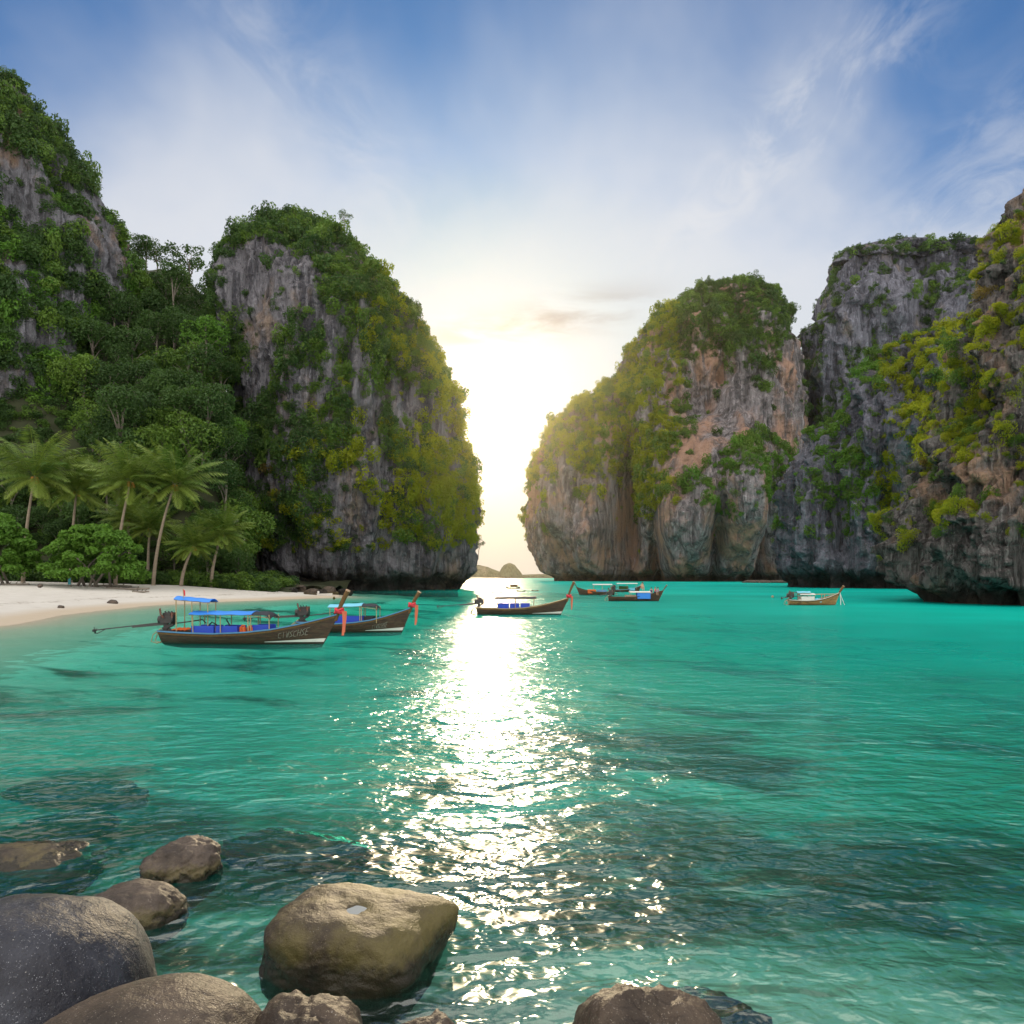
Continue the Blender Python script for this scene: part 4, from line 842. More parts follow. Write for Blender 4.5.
def strip(L, B, t0, t1, z0f, z1f, off, mat, name, par, thick=0.03, n=30):
    """a plank along both sides, from z0f(t) to z1f(t) measured down from the sheer (u fractions)"""
    m = MB()
    for sgn in (1, -1):
        vs = []
        for i in range(n + 1):
            t = t0 + (t1 - t0) * i / n
            for u, o in ((z0f(t), off), (z1f(t), off), (z1f(t), off + thick), (z0f(t), off + thick)):
                p = hull_pt(t, u, L, B); vs.append(Vector((p.x, sgn * (p.y + o), p.z)))
        fs = [(4 * i + a, 4 * i + (a + 1) % 4, 4 * i + 4 + (a + 1) % 4, 4 * i + 4 + a) for i in range(n) for a in range(4)] + [(0, 1, 2, 3), (4 * n, 4 * n + 1, 4 * n + 2, 4 * n + 3)]
        m.add(vs, fs)
    return m.build(name, mat, par)
def lettering(L, B, t0, t1, u0, u1, par, seed=1, n=8):
    """weathered painted characters; only faint strokes of them are left"""
    rg = random.Random(seed); m = MB()
    def P_(s, v):
        t = t0 + (t1 - t0) * s; p = hull_pt(t, u0 + (u1 - u0) * v, L, B); return p
    G = [[(1, .9, 0, .8), (0, .8, 0, .1), (0, .1, 1, 0)], [(.5, 0, .5, 1)], [(0, 1, .3, 0), (.3, 0, .55, .7), (.55, .7, .8, 0), (.8, 0, 1, 1)], [(0, 0, 1, .2), (1, .2, 0, .75), (0, .75, 1, 1)], [(0, 0, 0, 1), (1, 0, 1, 1), (0, .5, 1, .5)], [(0, 0, 0, 1), (0, 1, 1, 1), (0, .5, .8, .5), (0, 0, 1, 0)]]
    order = [0, 1, 2, 3, 0, 4, 3, 5]
    for sgn in (1, -1):
        m = MB()
        for c in range(n):
            for (x0, y0, x1, y1) in G[order[c % 8]]:
                a, b = P_((c + 0.12 + 0.68 * x0) / n, y0), P_((c + 0.12 + 0.68 * x1) / n, y1); a.y = sgn * (a.y + 0.012); b.y = sgn * (b.y + 0.012); m.bar(a, b, 0.012, 0.028)
        m.build("lettering", P_LETTER, par)
def prow(L, B, par, rib, H=1.25, thick=0.20, lean=0.45, rails=True):
    b0 = hull_pt(1, 1, L, B); base = Vector((b0.x - 0.22, 0, b0.z - 0.42)); top = Vector((b0.x + lean, 0, b0.z + H)); m = MB(); n = 8
    pts = [base.lerp(top, k / n) + Vector((-0.06 * math.sin(math.pi * k / n), 0, 0)) for k in range(n + 1)]
    m.tube(pts, [thick * (0.62 + 0.30 * k / n) * 0.75 for k in range(n + 1)], 6); po = m.build("prow_post", W_POST, par, False, 0.015)
    d = (pts[-1] - pts[-2]).normalized(); c = MB(); c.tube([pts[-1] - d * 0.02, pts[-1] + d * 0.05], [thick * 0.74, thick * 0.66], 6); c.build("post_cap", W_CUT, po)
    if rib:
        k = Vector((b0.x - 0.02, 0, b0.z + 0.10)); g = MB()
        for q in range(3):
            R_ = 0.19 + 0.02 * q; rr = [k + Vector((R_ * math.cos(a) * 0.85, R_ * math.sin(a), 0.07 * q - 0.05 + 0.05 * math.sin(a * 2 + q))) for a in [6.28318 * i / 16 for i in range(17)]]; g.tube(rr, 0.065, 7)
        for a in range(9): g.sphere((k.x + 0.2 * math.cos(a * 0.7), 0.2 * math.sin(a * 0.7), k.z + 0.06 * math.sin(a * 2.3)), 0.085, 7, 5)
        go = g.build("garland", P_RED, par, True)
        for q, (dx_, dy_, ln) in enumerate(((0.20, -0.12, 1.28), (0.24, 0.0, 1.12), (0.19, 0.12, 0.98))):
            r_ = MB(); vs = []
            for i in range(9):
                s = i / 8; wv = 0.05 * math.sin(4 * s + q); vs += [(k.x + dx_ + 0.02 * s + wv * 0.4, dy_ - 0.07 + wv, k.z - ln * s), (k.x + dx_ + 0.13 - 0.02 * s + wv * 0.4, dy_ + 0.03 + wv, k.z - ln * s)]
            vs2 = [(x - 0.015, y + 0.02, z) for x, y, z in vs]; r_.add(vs + vs2, [(2 * i, 2 * i + 1, 2 * i + 3, 2 * i + 2) for i in range(8)] + [(18 + 2 * i, 18 + 2 * i + 2, 18 + 2 * i + 3, 18 + 2 * i + 1) for i in range(8)] + [(2 * i, 2 * i + 2, 18 + 2 * i + 2, 18 + 2 * i) for i in range(8)] + [(2 * i + 1, 18 + 2 * i + 1, 18 + 2 * i + 3, 2 * i + 3) for i in range(8)])
            r_.build("ribbon", P_CORAL, par)
def engine(par, L, tail=3.6, up=0.14, cage=True, sc=1.0):
    """diesel on a swivel at the stern with the long propeller shaft behind it"""
    S = Vector((0.02 * L * -1 + 0.15, 0, 0.72)); m = MB()
    m.bar(S + Vector((0.05, 0, -0.75)), S + Vector((0.12, 0, 0.36)), 0.16, 0.22); m.bar(S + Vector((-0.05, 0, 0.05)), S + Vector((0.55, 0, 0.33)), 0.20, 0.16); m.bar(S + Vector((0.45, 0, -0.05)), S + Vector((0.0, 0, 0.26)), 0.10, 0.08); m.box(S + Vector((0.2, 0, -0.04)), (0.9, 0.6, 0.08)); m.build("engine_mount", P_IRON, par)
    E = S + Vector((0.20, 0, 0.56)); e = MB(); e.box(E, (0.62, 0.46, 0.40)); e.box(E + Vector((0.02, 0, 0.28)), (0.44, 0.36, 0.20)); e.tube([E + Vector((-0.32, 0, 0)), E + Vector((-0.48, 0, 0))], 0.22, 12); e.tube([E + Vector((0.30, 0, 0.02)), E + Vector((0.40, 0, 0.02))], 0.24, 14)
    for k in range(3): e.tube([E + Vector((-0.18 + 0.18 * k, 0.26, 0.10)), E + Vector((-0.18 + 0.18 * k, 0.30, 0.33)), E + Vector((-0.18 + 0.18 * k, 0.05, 0.44))], 0.045, 6)
    eo = e.build("engine", P_IRON, par, False, 0.02)
    x = MB(); x.box(E + Vector((0.34, 0, 0.18)), (0.10, 0.44, 0.42)); x.build("radiator", P_RUST, eo); x = MB(); x.tube([E + Vector((-0.1, -0.25, 0.1)), E + Vector((-0.2, -0.34, 0.3)), E + Vector((-0.26, -0.34, 0.62))], 0.05, 7); x.build("exhaust", P_RUST, eo)
    p0 = E + Vector((-0.45, 0, -0.18)); p1 = p0 + Vector((-tail, 0, -up * tail - 0.05)); t = MB(); t.tube([p0, p1], 0.035, 8); t.bar(p0 + Vector((0.3, 0, -0.06)), p0.lerp(p1, 0.42) + Vector((0, 0, -0.05)), 0.09, 0.11); t.tube([p0.lerp(p1, 0.84) + Vector((0, 0, -0.02)), p0.lerp(p1, 0.93) + Vector((0, 0, -0.16)), p1 + Vector((0.1, 0, -0.20))], 0.022, 6); so_ = t.build("propeller_shaft", P_STEEL, par)
    pr = MB(); pr.tube([p1 + Vector((0.08, 0, 0)), p1 + Vector((-0.10, 0, 0))], 0.06, 8)
    for a in (0.3, 1.87, 3.44, 5.01): pr.box(p1 + Vector((0, 0.11 * math.cos(a), 0.11 * math.sin(a))), (0.03, 0.09, 0.17), Matrix.Rotation(a - 1.57, 3, 'X') @ Matrix.Rotation(0.5, 3, 'Z'))
    pr.build("propeller", P_STEEL, so_)
    h_ = MB(); h_.tube([E + Vector((0.3, 0, -0.22)), E + Vector((1.1, 0, -0.12)), E + Vector((1.95, 0.02, 0.0)), E + Vector((2.15, 0.05, -0.2))], 0.035, 7); h_.build("tiller", P_STEEL, par)
    if cage:
        c = MB(); 
        for sg in (-1, 1): c.tube([S + Vector((-0.05, 0.2 * sg, 0.1)), S + Vector((-0.5, 0.22 * sg, -0.25)), S + Vector((-0.62, 0.2 * sg, -0.62)), S + Vector((-0.3, 0.16 * sg, -0.72)), S + Vector((-0.02, 0.14 * sg, -0.6))], 0.03, 6)
        c.build("stern_rope", P_ROPE, par, True)
def canopy(par, x0, x1, w, z, mat, name="canopy", posts=3, zf=0.3, droop=0.0, tail=None, sag=0.06, tilt=0.0):
    m = MB(); nx, ny = 16, 8; vs = []
    for k in (0, 1):
        for i in range(nx + 1):
            for j in range(ny + 1):
                s = i / nx; y = w * (2 * j / ny - 1); zz = z + 0.16 * (1 - (y / w) ** 2) - sag * math.sin(math.pi * s * posts) ** 2 * 0.4 - droop * max(0, (s - 0.72) / 0.28) ** 2 - tilt * s - 0.025 * k; vs.append((x0 + (x1 - x0) * s, y, zz))
    o_ = (nx + 1) * (ny + 1); fs = [(i * (ny + 1) + j, (i + 1) * (ny + 1) + j, (i + 1) * (ny + 1) + j + 1, i * (ny + 1) + j + 1) for i in range(nx) for j in range(ny)]
    fs += [tuple(q + o_ for q in f[::-1]) for f in fs]
    for i in range(nx): fs += [(i * (ny + 1), i * (ny + 1) + o_, (i + 1) * (ny + 1) + o_, (i + 1) * (ny + 1)), (i * (ny + 1) + ny, (i + 1) * (ny + 1) + ny, (i + 1) * (ny + 1) + ny + o_, i * (ny + 1) + ny + o_)]
    for j in range(ny): fs += [(j, j + 1, j + 1 + o_, j + o_), (nx * (ny + 1) + j, nx * (ny + 1) + j + o_, nx * (ny + 1) + j + 1 + o_, nx * (ny + 1) + j + 1)]
    m.add(vs, fs); c = m.build(name, mat, par, False)
    for i in range(posts):
        x = x0 + (x1 - x0) * (0.06 + 0.88 * i / max(1, posts - 1))
        for sg in (-1, 1):
            p = MB(); p.tube([(x, sg * w * 0.88, max(zf, 0.62)), (x, sg * w * 0.93, z - tilt * (x - x0) / (x1 - x0) - 0.01)], 0.028, 6); p.build("canopy_post", P_POLE, par)
    b = MB()
    for sg in (-1, 1): b.tube([(x0, sg * w * 0.93, z - 0.05), (x1, sg * w * 0.93, z - 0.05 - droop * 0.6 - tilt)], 0.022, 6)
    b.build("canopy_rail", P_POLE, par)
    return c
def seats(par, spans, w, mat, z0=0.22, h=0.62):
    for (a, b) in spans:
        s = MB(); s.box(((a + b) / 2, -w + 0.10, z0 + h / 2), (b - a - 0.05, 0.14, h)); s.box(((a + b) / 2, w - 0.10, z0 + h / 2), (b - a - 0.05, 0.14, h)); s.box(((a + b) / 2, 0, z0 + 0.16), (b - a - 0.05, 2 * w - 0.38, 0.30)); s.build("seat_cushion", mat, par, False, 0.03)
def boat(x, y, rz, L, B, label, hullmat, rib=True, sc=1.0, rail=P_RAIL, stripe=True, letter=0, tail=3.6, up=0.14, post=1.25, eng=True, cap_thick=0.2, group=None, name="longtail_boat"):
    r = empty(name, (x, y, 0), rz, sc); tag(r, label, "boat", group)
    hull_part(L, B, hullmat, r); floor_part(L, B, r)
    strip(L, B, 0.0, 0.995, lambda t: 1.0 - 0.085 / (sheer(t) - keelz(t)) * 0.9, lambda t: 1.0, 0.004, rail, "rub_rail", r)
    strip(L, B, 0.0, 0.99, lambda t: 1.0 - 0.20 / (sheer(t) - keelz(t)), lambda t: 1.0 - 0.11 / (sheer(t) - keelz(t)), 0.004, W_POST, "rail_moulding", r, 0.02)
    if stripe: strip(L, B, 0.66, 0.995, lambda t: (0.10 + 0.02 - keelz(t)) / (sheer(t) - keelz(t)), lambda t: (0.12 + 0.20 * (t - 0.60) / 0.4 - keelz(t)) / (sheer(t) - keelz(t)), 0.002, P_WHITE, "bow_stripe", r, 0.012)
    if letter: lettering(L, B, *letter, r)
    prow(L, B, r, rib, post, cap_thick)
    if eng: engine(r, L, tail, up)
    for t in (0.18, 0.30, 0.44, 0.58, 0.70, 0.80):
        p = hull_pt(t, 0.9, L, B); m = MB(); m.box((p.x, 0, p.z - 0.02), (0.18, 2 * p.y - 0.1, 0.05)); m.build("thwart", W_DECK, r)
    return r
def bpos(px, py): d = CH * F / (py - HZ); return (px - CX) / F * d, d
def vest(b, lx, ly, lz, lab, col=None):
    M = Matrix.Translation(b.location) @ b.rotation_euler.to_matrix().to_4x4() @ Matrix.Scale(b.scale[0], 4); p = M @ Vector((lx, ly, lz))
    m = MB(); m.box((-0.01, -0.11, 0.25), (0.10, 0.17, 0.5)); m.box((-0.01, 0.11, 0.25), (0.10, 0.17, 0.5)); m.box((0.05, 0, 0.27), (0.06, 0.38, 0.42)); m.tube([(0, -0.12, 0.48), (0.06, -0.08, 0.58), (0.06, 0.08, 0.58), (0, 0.12, 0.48)], 0.05, 7)
    o = m.build("life_vest", P_ORANGE, None, False, 0.03); o.location = p; o.rotation_euler = (0, 0, b.rotation_euler.z + 1.2); tag(o, lab, "life vest"); return o

# nearest boat, left
x, y = bpos(165, 643)
bA = boat(x, y, R(-4), 10.0, 1.0, "nearest long-tail boat with two blue canopies and coral ribbons", W_DARK, letter=(0.735, 0.895, 0.50, 0.75), tail=3.7, up=0.10, post=1.20)
canopy(bA, 1.7, 5.15, 0.74, 1.62, P_TARP, posts=3, zf=0.25, sag=0.08); canopy(bA, 5.0, 6.15, 0.70, 1.60, P_DARKC, "bow_cover", 2, 0.3, 0.25)
canopy(bA, 0.75, 2.75, 0.50, 2.42, P_TARP, "stern_canopy", 3, 0.3, 0.0, tilt=0.16)
seats(bA, ((1.75, 3.05), (3.1, 4.35)), 0.64, P_BLUE, 0.22, 0.76); seats(bA, ((5.05, 6.05),), 0.52, P_BLUE, 0.3, 0.74)
m = MB()
for q in range(4): m.tube([(0.5 + 0.22 * q, -0.2, 0.72), (0.8 + 0.24 * q, 0.1, 0.82), (0.9 + 0.22 * q, 0.3, 0.72)], 0.045, 6)
m.build("coiled_rope", P_ORANGE, bA, True)
m = MB(); m.tube([(1.25, -0.35, 2.45), (1.20, -0.35, 2.95)], 0.02, 6); fl = m.build("flag_pole", P_POLE, bA)
m = MB(); m.add([(1.20, -0.36, 2.95), (1.22, -0.36, 2.60), (1.30, -0.33, 2.58), (1.30, -0.33, 2.86), (1.20, -0.335, 2.95), (1.22, -0.335, 2.60), (1.30, -0.305, 2.58), (1.30, -0.305, 2.86)], [(0, 1, 2, 3), (7, 6, 5, 4), (0, 4, 5, 1), (1, 5, 6, 2), (2, 6, 7, 3), (3, 7, 4, 0)]); m.build("flag", P_RED, fl)
m = MB(); m.tube([(2.0, 0.2, 0.6), (2.6, 0.1, 1.15), (2.9, 0.0, 1.0)], 0.04, 6); m.tube([(3.7, 0.2, 0.7), (3.4, 0.1, 1.3)], 0.04, 6); m.build("gear_pipe", P_STEEL, bA, True)
vest(bA, 4.55, -0.45, 0.42, "orange life vest slung amidships in the nearest boat"); vest(bA, 4.95, -0.40, 0.40, "second orange life vest, nearer the bow of the nearest boat")
# second boat, behind it
x, y = bpos(300, 632)
bB = boat(x, y, R(-1), 7.6, 0.95, "second long-tail boat with light blue canopy behind the nearest one", W_DARK, letter=(0.72, 0.85, 0.42, 0.66), tail=3.4, up=0.05, post=0.95)
canopy(bB, 2.0, 4.2, 0.70, 1.66, P_SKY, posts=2, zf=0.25, tilt=-0.10); canopy(bB, 4.1, 5.2, 0.66, 1.72, P_DARKC, "bow_cover", 2, 0.3, 0.25)
seats(bB, ((2.2, 4.2),), 0.58, P_BLUE, 0.3, 0.75); seats(bB, ((4.25, 4.9),), 0.48, P_DARKC, 0.3, 0.75)
# middle boat in the glare
x, y = bpos(478, 614.5)
bC = boat(x, y, R(-2), 9.0, 0.95, "middle long-tail boat lying across the sunlit gap", W_DARK, tail=3.6, up=0.08, post=1.45, rail=P_POLE)
canopy(bC, 1.6, 5.6, 0.72, 1.55, P_DARKC, posts=3, zf=0.25, tilt=-0.05); seats(bC, ((1.9, 3.0), (3.05, 4.0), (4.05, 5.0)), 0.58, P_BLUE, 0.25, 0.85)
# moored pair in front of the karst
x, y = bpos(609, 601)
bD = boat(x, y, R(-2), 8.4, 1.1, "long-tail boat with blue side cloth and people on its bow", W_DARK, rib=False, tail=1.0, up=0.2, post=0.7, stripe=False, rail=P_DARKC, cap_thick=0.13)
canopy(bD, 3.0, 6.1, 0.85, 1.32, P_WHITE, posts=3, zf=0.3, sag=0.02); seats(bD, ((4.1, 6.1),), 0.92, P_TARP, 0.35, 0.85); seats(bD, ((2.4, 4.0),), 0.85, W_DECK, 0.3, 0.6)
x, y = bpos(577, 595)
bE = boat(x, y, R(2), 7.8, 1.05, "dark boat with white flat canopy and orange cargo behind the middle boat", W_DARK, rib=False, tail=1.0, up=0.2, post=0.9, stripe=False, rail=P_DARKC, cap_thick=0.16)
bE.rotation_euler.z = R(178); bE.location.x += 7.4
canopy(bE, 0.4, 4.3, 0.85, 2.05, P_WHITE, posts=3, zf=0.3, sag=0.0); seats(bE, ((3.6, 5.3),), 0.75, P_ORANGE, 0.35, 0.75); seats(bE, ((1.5, 3.4),), 0.8, P_RAIL, 0.35, 0.7)
x, y = bpos(613, 592)
bF = boat(x, y, R(0), 7.0, 1.05, "boat with pale flat canopy half hidden behind the blue cloth boat", W_DARK, rib=False, tail=0.9, up=0.2, post=0.6, stripe=False, rail=P_SKY, cap_thick=0.14)
canopy(bF, 0.8, 5.8, 0.9, 2.0, P_WHITE, posts=3, zf=0.3, sag=0.0); seats(bF, ((1.5, 3.6),), 0.8, LEAF['dark'], 0.4, 1.0); seats(bF, ((3.7, 5.2),), 0.8, P_SKY, 0.35, 0.6)
# varnished boat on the right
x, y = bpos(789, 605)
bG = boat(x, y, R(-3), 6.6, 1.0, "small varnished wooden boat with white cabin on the right", W_GOLD, rib=False, tail=0.7, up=0.25, post=0.75, stripe=False, rail=P_WHITE, cap_thick=0.22)
canopy(bG, 1.2, 3.1, 0.75, 1.35, P_WHITE, posts=2, zf=0.3, sag=0.0); canopy(bG, 0.9, 2.6, 0.5, 1.62, P_SKY, "upper_canopy", 2, 1.2, 0.0); seats(bG, ((1.3, 3.0),), 0.78, P_WHITE, 0.4, 0.70); seats(bG, ((3.1, 3.9),), 0.7, P_SKY, 0.35, 0.5)
m = MB(); m.tube([(3.1, -0.6, 1.38), (5.8, -0.25, 1.42)], 0.035, 6); m.tube([(3.1, 0.6, 1.38), (5.8, 0.25, 1.42)], 0.035, 6); m.tube([(4.3, -0.5, 0.5), (4.3, -0.5, 1.4)], 0.05, 6); m.tube([(4.3, 0.5, 0.5), (4.3, 0.5, 1.4)], 0.05, 6); m.build("awning_frame", P_POLE, bG)
m = MB(); q = hull_pt(1, 1, 6.6, 1.0)
for sg in (-1, 1): m.tube([(q.x, 0.05 * sg, q.z), (q.x + 0.18 + 0.12 * sg, 0.1 * sg, q.z * 0.5), (q.x + 0.35 + 0.3 * sg, 0.16 * sg, 0.02)], 0.045, 6)
m.build("mooring_line", P_WHITE, bG)
# far boats in the glare of the gap
def skiff(px, py, L, rz, lab, cab=False, mat=W_DARK):
    d = CH * F / (py - HZ); r = empty("far_boat", ((px - CX) / F * d, d, 0), rz); tag(r, lab, "boat")
    m = MB(); N_ = 14; vs = []
    for i in range(N_ + 1):
        t = i / N_; b = 0.16 * L * math.sin(math.pi * (0.12 + 0.86 * t)) ** 0.7; z = 0.07 * L * (0.8 + 1.2 * (2 * t - 1) ** 2); xx = L * (t - 0.5)
        vs += [(xx, -b, z), (xx * 0.93, -b * 0.7, -0.1), (xx * 0.93, b * 0.7, -0.1), (xx, b, z), (xx, b * 0.8, z - 0.02), (xx, -b * 0.8, z - 0.02)]
    fs = [(6 * i + a, 6 * i + (a + 1) % 6, 6 * i + 6 + (a + 1) % 6, 6 * i + 6 + a) for i in range(N_) for a in range(6)] + [tuple(range(6)), tuple(6 * N_ + a for a in range(6))]
    m.add(vs, fs); m.build("hull", mat, r)
    if cab:
        c = MB(); c.box((-0.05 * L, 0, 0.17 * L), (0.5 * L, 0.24 * L, 0.14 * L)); c.build("cabin", W_POST, r, False, 0.1); c = MB(); c.box((-0.05 * L, 0, 0.25 * L), (0.62 * L, 0.30 * L, 0.025 * L)); c.build("roof", W_DARK, r); c = MB(); c.tube([(-0.1 * L, 0, 0.25 * L), (-0.1 * L, 0, 0.42 * L)], 0.06, 6); c.build("mast", P_IRON, r)
        c = MB(); c.bar((0.42 * L, 0, 0.12 * L), (0.52 * L, 0, 0.30 * L), 0.15, 0.2); c.build("prow_post", W_POST, r)
    else:
        for q in (-0.2, 0.1): c = MB(); c.box((q * L, 0, 0.06 * L), (0.08 * L, 0.24 * L, 0.03 * L)); c.build("thwart", W_DECK, r)
skiff(513, 588.5, 4.6, R(176), "small far boat with cabin out in the sunlit gap", True)
skiff(496.5, 593, 2.6, R(3), "flat dark skiff low on the glare, left of the others")
skiff(521, 591.4, 2.3, R(-6), "flat dark skiff in the glare just right of the cabin boat")
skiff(535, 591.0, 1.8, R(5), "small orange brown skiff right of the dark skiffs", False, W_GOLD)
# white dinghy pulled up at the end of the beach, buoys
d = 137.0; r = empty("dinghy", ((325 - CX) / F * d, d, 0.15), R(2)); tag(r, "little white dinghy at the tip of the beach", "dinghy")
m = MB(); N_ = 12; vs = []
for i in range(N_ + 1):
    t = i / N_; b = 0.55 * (1 - t ** 3 * 0.92); vs += [(2.7 * (t - .5), -b, .40 + .12 * t * t), (2.6 * (t - .5), -b * .7, 0), (2.6 * (t - .5), b * .7, 0), (2.7 * (t - .5), b, .40 + .12 * t * t), (2.6 * (t - .5), b * .85, .36), (2.6 * (t - .5), -b * .85, .36)]
m.add(vs, [(6 * i + a, 6 * i + (a + 1) % 6, 6 * i + 6 + (a + 1) % 6, 6 * i + 6 + a) for i in range(N_) for a in range(6)] + [tuple(range(6)), tuple(6 * N_ + a for a in range(6))]); m.build("hull", P_WHITE, r)
m = MB(); m.box((-1.2, 0, 0.66), (0.32, 0.34, 0.42)); m.box((-1.42, 0, 0.15), (0.10, 0.12, 0.7)); m.build("outboard_motor", P_WHITE, r, False, 0.05)
def buoy(px, py, rad, mat, lab):
    x, y = bpos(px, py); r = empty("buoy", (x, y, 0)); tag(r, lab, "buoy"); m = MB(); m.sphere((0, 0, rad * 0.55), rad, 12, 8, (1, 1, 1.1)); m.build("float", mat, r, True); m = MB(); m.tube([(0, 0, rad * 1.5), (0, 0, rad * 1.9)], rad * 0.22, 8); m.build("eyelet", P_IRON, r)
buoy(772.5, 597.5, 0.22, P_POLE, "tan mooring buoy floating left of the varnished boat"); buoy(334, 599, 0.22, LEAF['dry'], "brown buoy just off the dinghy's bow")
# ------------------------------------------------------------------ people on the bow of the blue cloth boat
def person(loc, rz, pose, shirt, short, lab, sc=1.0, hair=(0.02, 0.015, 0.012, 1)):
    r = empty("person", loc, rz, sc); tag(r, lab, "person")
    J = {'pel': (0, 0, .0, .13), 'wai': (.02, 0, .18, .115), 'che': (.04, 0, .40, .13), 'nck': (.05, 0, .54, .055), 'hd': (.07, 0, .66, .085), 'top': (.06, 0, .76, .075),
         'shl': (.04, .17, .46, .06), 'ell': (.12, .24, .22, .042), 'hal': (.30, .17, .10, .032), 'shr': (.04, -.17, .46, .06), 'elr': (.12, -.24, .22, .042), 'har': (.30, -.17, .10, .032)}
    if pose == 'sit': J.update({'hil': (.06, .10, -.02, .09), 'knl': (.46, .13, .04, .062), 'anl': (.50, .12, -.38, .042), 'tol': (.62, .13, -.42, .032), 'hir': (.06, -.10, -.02, .09), 'knr': (.46, -.13, .04, .062), 'anr': (.50, -.12, -.38, .042), 'tor': (.62, -.13, -.42, .032)})
    else: J.update({'hil': (.0, .10, -.06, .09), 'knl': (.03, .11, -.46, .062), 'anl': (.0, .11, -.86, .042), 'tol': (.13, .12, -.90, .032), 'hir': (.0, -.10, -.06, .09), 'knr': (.0, -.11, -.46, .062), 'anr': (-.04, -.11, -.86, .042), 'tor': (.09, -.12, -.90, .032)})
    E = [('pel', 'wai'), ('wai', 'che'), ('che', 'nck'), ('nck', 'hd'), ('hd', 'top'), ('che', 'shl'), ('shl', 'ell'), ('ell', 'hal'), ('che', 'shr'), ('shr', 'elr'), ('elr', 'har'), ('pel', 'hil'), ('hil', 'knl'), ('knl', 'anl'), ('anl', 'tol'), ('pel', 'hir'), ('hir', 'knr'), ('knr', 'anr'), ('anr', 'tor')]
    skin_m = paint("skin", (0.42, 0.25, 0.17, 1), 0.6, 0.3, 0.1)
    def skinned(name, keys, mat, grow=1.0):
        ks = [k for k in J if k in keys]; me = bpy.data.meshes.new(name); me.from_pydata([J[k][:3] for k in ks], [(ks.index(a), ks.index(b)) for a, b in E if a in keys and b in keys], []); o = link(name, me, mat, r)
        sk = o.modifiers.new("skin", 'SKIN'); 
        for i, k in enumerate(ks): me.skin_vertices[0].data[i].radius = (J[k][3] * grow,) * 2; me.skin_vertices[0].data[i].use_root = (i == 0)
        ss = o.modifiers.new("sub", 'SUBSURF'); ss.levels = ss.render_levels = 2; sk.use_smooth_shade = True; return o
    body = bpy.data.meshes.new("body"); tmp = None
    b = skinned("body", set(J), skin_m)
    skinned("shirt", {'pel', 'wai', 'che', 'shl', 'shr', 'ell', 'elr'} - ({'ell', 'elr'}), paint("shirt", shirt, 0.8, 0.2, 0.1), 1.16); skinned("shorts", {'pel', 'hil', 'hir', 'knl', 'knr'}, paint("shorts", short, 0.8, 0.2, 0.1), 1.14)
    m = MB(); m.sphere((.045, 0, .735), .105, 12, 8, (1, .95, .85)); m.build("hair", paint("hair", hair, 0.6), r, True)
    return r
MD = Matrix.Translation(bD.location) @ bD.rotation_euler.to_matrix().to_4x4()
person(MD @ Vector((6.85, -0.15, 1.32)), R(-60), 'sit', (0.50, 0.10, 0.16, 1), (0.03, 0.03, 0.08, 1), "person in a pink shirt sitting on the bow of the blue cloth boat", hair=(0.25, 0.16, 0.05, 1))
person(MD @ Vector((6.35, 0.15, 1.22)), R(-120), 'sit', (0.05, 0.06, 0.16, 1), (0.40, 0.38, 0.36, 1), "person in dark clothes sitting behind the pink shirted one")
person(MD @ Vector((7.25, 0.0, 1.28)), R(20), 'sit', (0.40, 0.28, 0.48, 1), (0.35, 0.3, 0.4, 1), "person in lilac sitting foremost on the bow beside the prow")
person(MD @ Vector((5.0, 0.5, 2.02)), R(-80), 'sit', (0.50, 0.32, 0.20, 1), (0.42, 0.26, 0.18, 1), "sunlit person in tan sitting on the canopy of the blue cloth boat")
# ------------------------------------------------------------------ beach litter and the far islands
def log_(px, d, L, r0, rz, lab):
    x = (px - CX) / F * d; z = float(ground_h(np.array(x), np.array(d))); rg = random.Random(int(px)); m = MB()
    pts = [Vector((L * (t - .5), 0.12 * L * math.sin(3 * t + px) * 0.3, 0.06 * math.sin(5 * t + px))) for t in np.linspace(0, 1, 9)]; m.tube(pts, [r0 * (1.1 - 0.6 * t) for t in np.linspace(0, 1, 9)], 9)
    for k in range(3): p = pts[2 + 2 * k]; m.tube([p, p + Vector((0.25, rg.uniform(-.3, .3), 0.35)), p + Vector((0.4, rg.uniform(-.5, .5), 0.5))], [r0 * .4, r0 * .3, r0 * .12], 6)
    o = m.build("driftwood_log", BARK, None, True); o.location = (x, d, z + r0 * 0.6); o.rotation_euler = (0, 0, rz); tag(o, lab, "driftwood")
log_(128, 118, 7.5, 0.28, R(-8), "longest driftwood log lying right of the beach tree"); log_(112, 122, 6.0, 0.24, R(5), "grey driftwood log under the beach tree's right side"); log_(141, 115, 3.0, 0.20, R(-14), "short driftwood log nearest the leaning palm"); log_(16, 117, 4.0, 0.20, R(3), "driftwood log under the left edge tree")
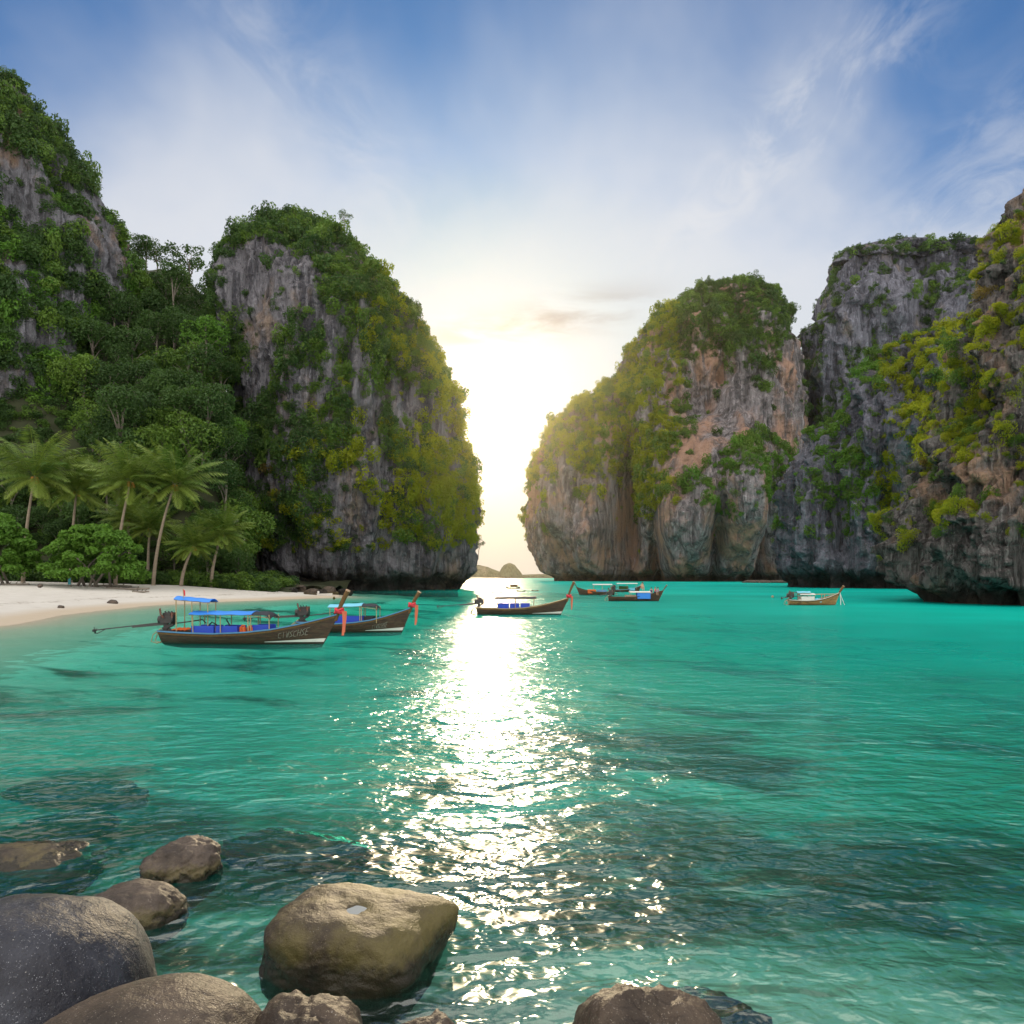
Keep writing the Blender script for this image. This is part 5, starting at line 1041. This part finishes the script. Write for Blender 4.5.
for i, (px, py, s, lb) in enumerate(((112.5, 603.5, 0.42, "small dark stone alone on the open sand"), (36, 590.5, 0.30, "dark coconut husk on the sand, left of a pair"), (40, 589.5, 0.32, "dark coconut husk on the sand, right of a pair"), (61, 608, 0.26, "faint pebble low on the sand"))):
    d = 80 if py > 600 else 108; x = (px - CX) / F * d
    for it in range(30):
        z = float(ground_h(np.array(x), np.array(d))); d = d + ((CH - z) * F / (py - HZ) - d) * 0.5; x = (px - CX) / F * d
    boulder("beach_stone", (x, d, z + s * 0.3), (s * 1.4, s, s * 0.8), G_DARK, 90 + i, lb, 0.25, 2.3, (0, 0, i), sub=3, cat="stone", amp2=0.1)
# teal board and low hut frame in the shade of the beach tree
d = 117; x = wx(69.5, d); z = float(ground_h(np.array(x), np.array(d))); r = empty("notice_board", (x, d, z)); tag(r, "narrow teal board standing in the shade under the beach tree", "board")
m = MB(); m.box((0, 0, 0.95), (0.42, 0.05, 1.25)); m.build("panel", paint("board_teal", (0.01, 0.20, 0.24, 1)), r, False, 0.01)
for s in (-1, 1): m = MB(); m.box((0.24 * s, 0.0, 0.75), (0.06, 0.08, 1.7)); m.build("post", BARK, r)
# far islands on the horizon
M_ISL = rock_mat("island_rock", (0.10, 0.12, 0.08, 1), (0.05, 0.07, 0.04, 1), (0.2, 0.18, 0.14, 1), 0.2, 6.0, 0.2)
i1, _ = make_cliff("island", M_ISL, [(497, 578), (499, 573), (501, 569), (504, 565), (508, 563)], [(525, 578), (521, 573), (518, 569), (515, 565), (511, 563)], 2500, 40, 120, 60, (3, 2, 1, .5), (40, 20, 10, 4), (0, 2), nexp=2.2, seed=8)
i2, _ = make_cliff("island", M_ISL, [(440, 578), (445, 574), (455, 569), (468, 566), (476, 565)], [(512, 578), (506, 575), (498, 571), (488, 567), (480, 565)], 2650, 55, 120, 60, (3, 2, 1, .5), (40, 20, 10, 4), (0, 2), nexp=2.2, seed=9)
i3, _ = make_cliff("island", M_ISL, [(500, 578), (510, 576), (525, 574.5), (540, 574)], [(600, 578), (590, 576), (570, 574.5), (550, 574)], 2700, 55, 120, 40, (1.5, 1, .5, .5), (40, 20, 10, 4), (0, 2), nexp=2.2, seed=10)
tag(i1, "pale humped island faint on the horizon in the gap", "island", kind="structure"); tag(i2, "low pale island left of the humped one on the horizon", "island", kind="structure"); tag(i3, "lowest faint strip of land right of the humped island", "island", kind="structure")
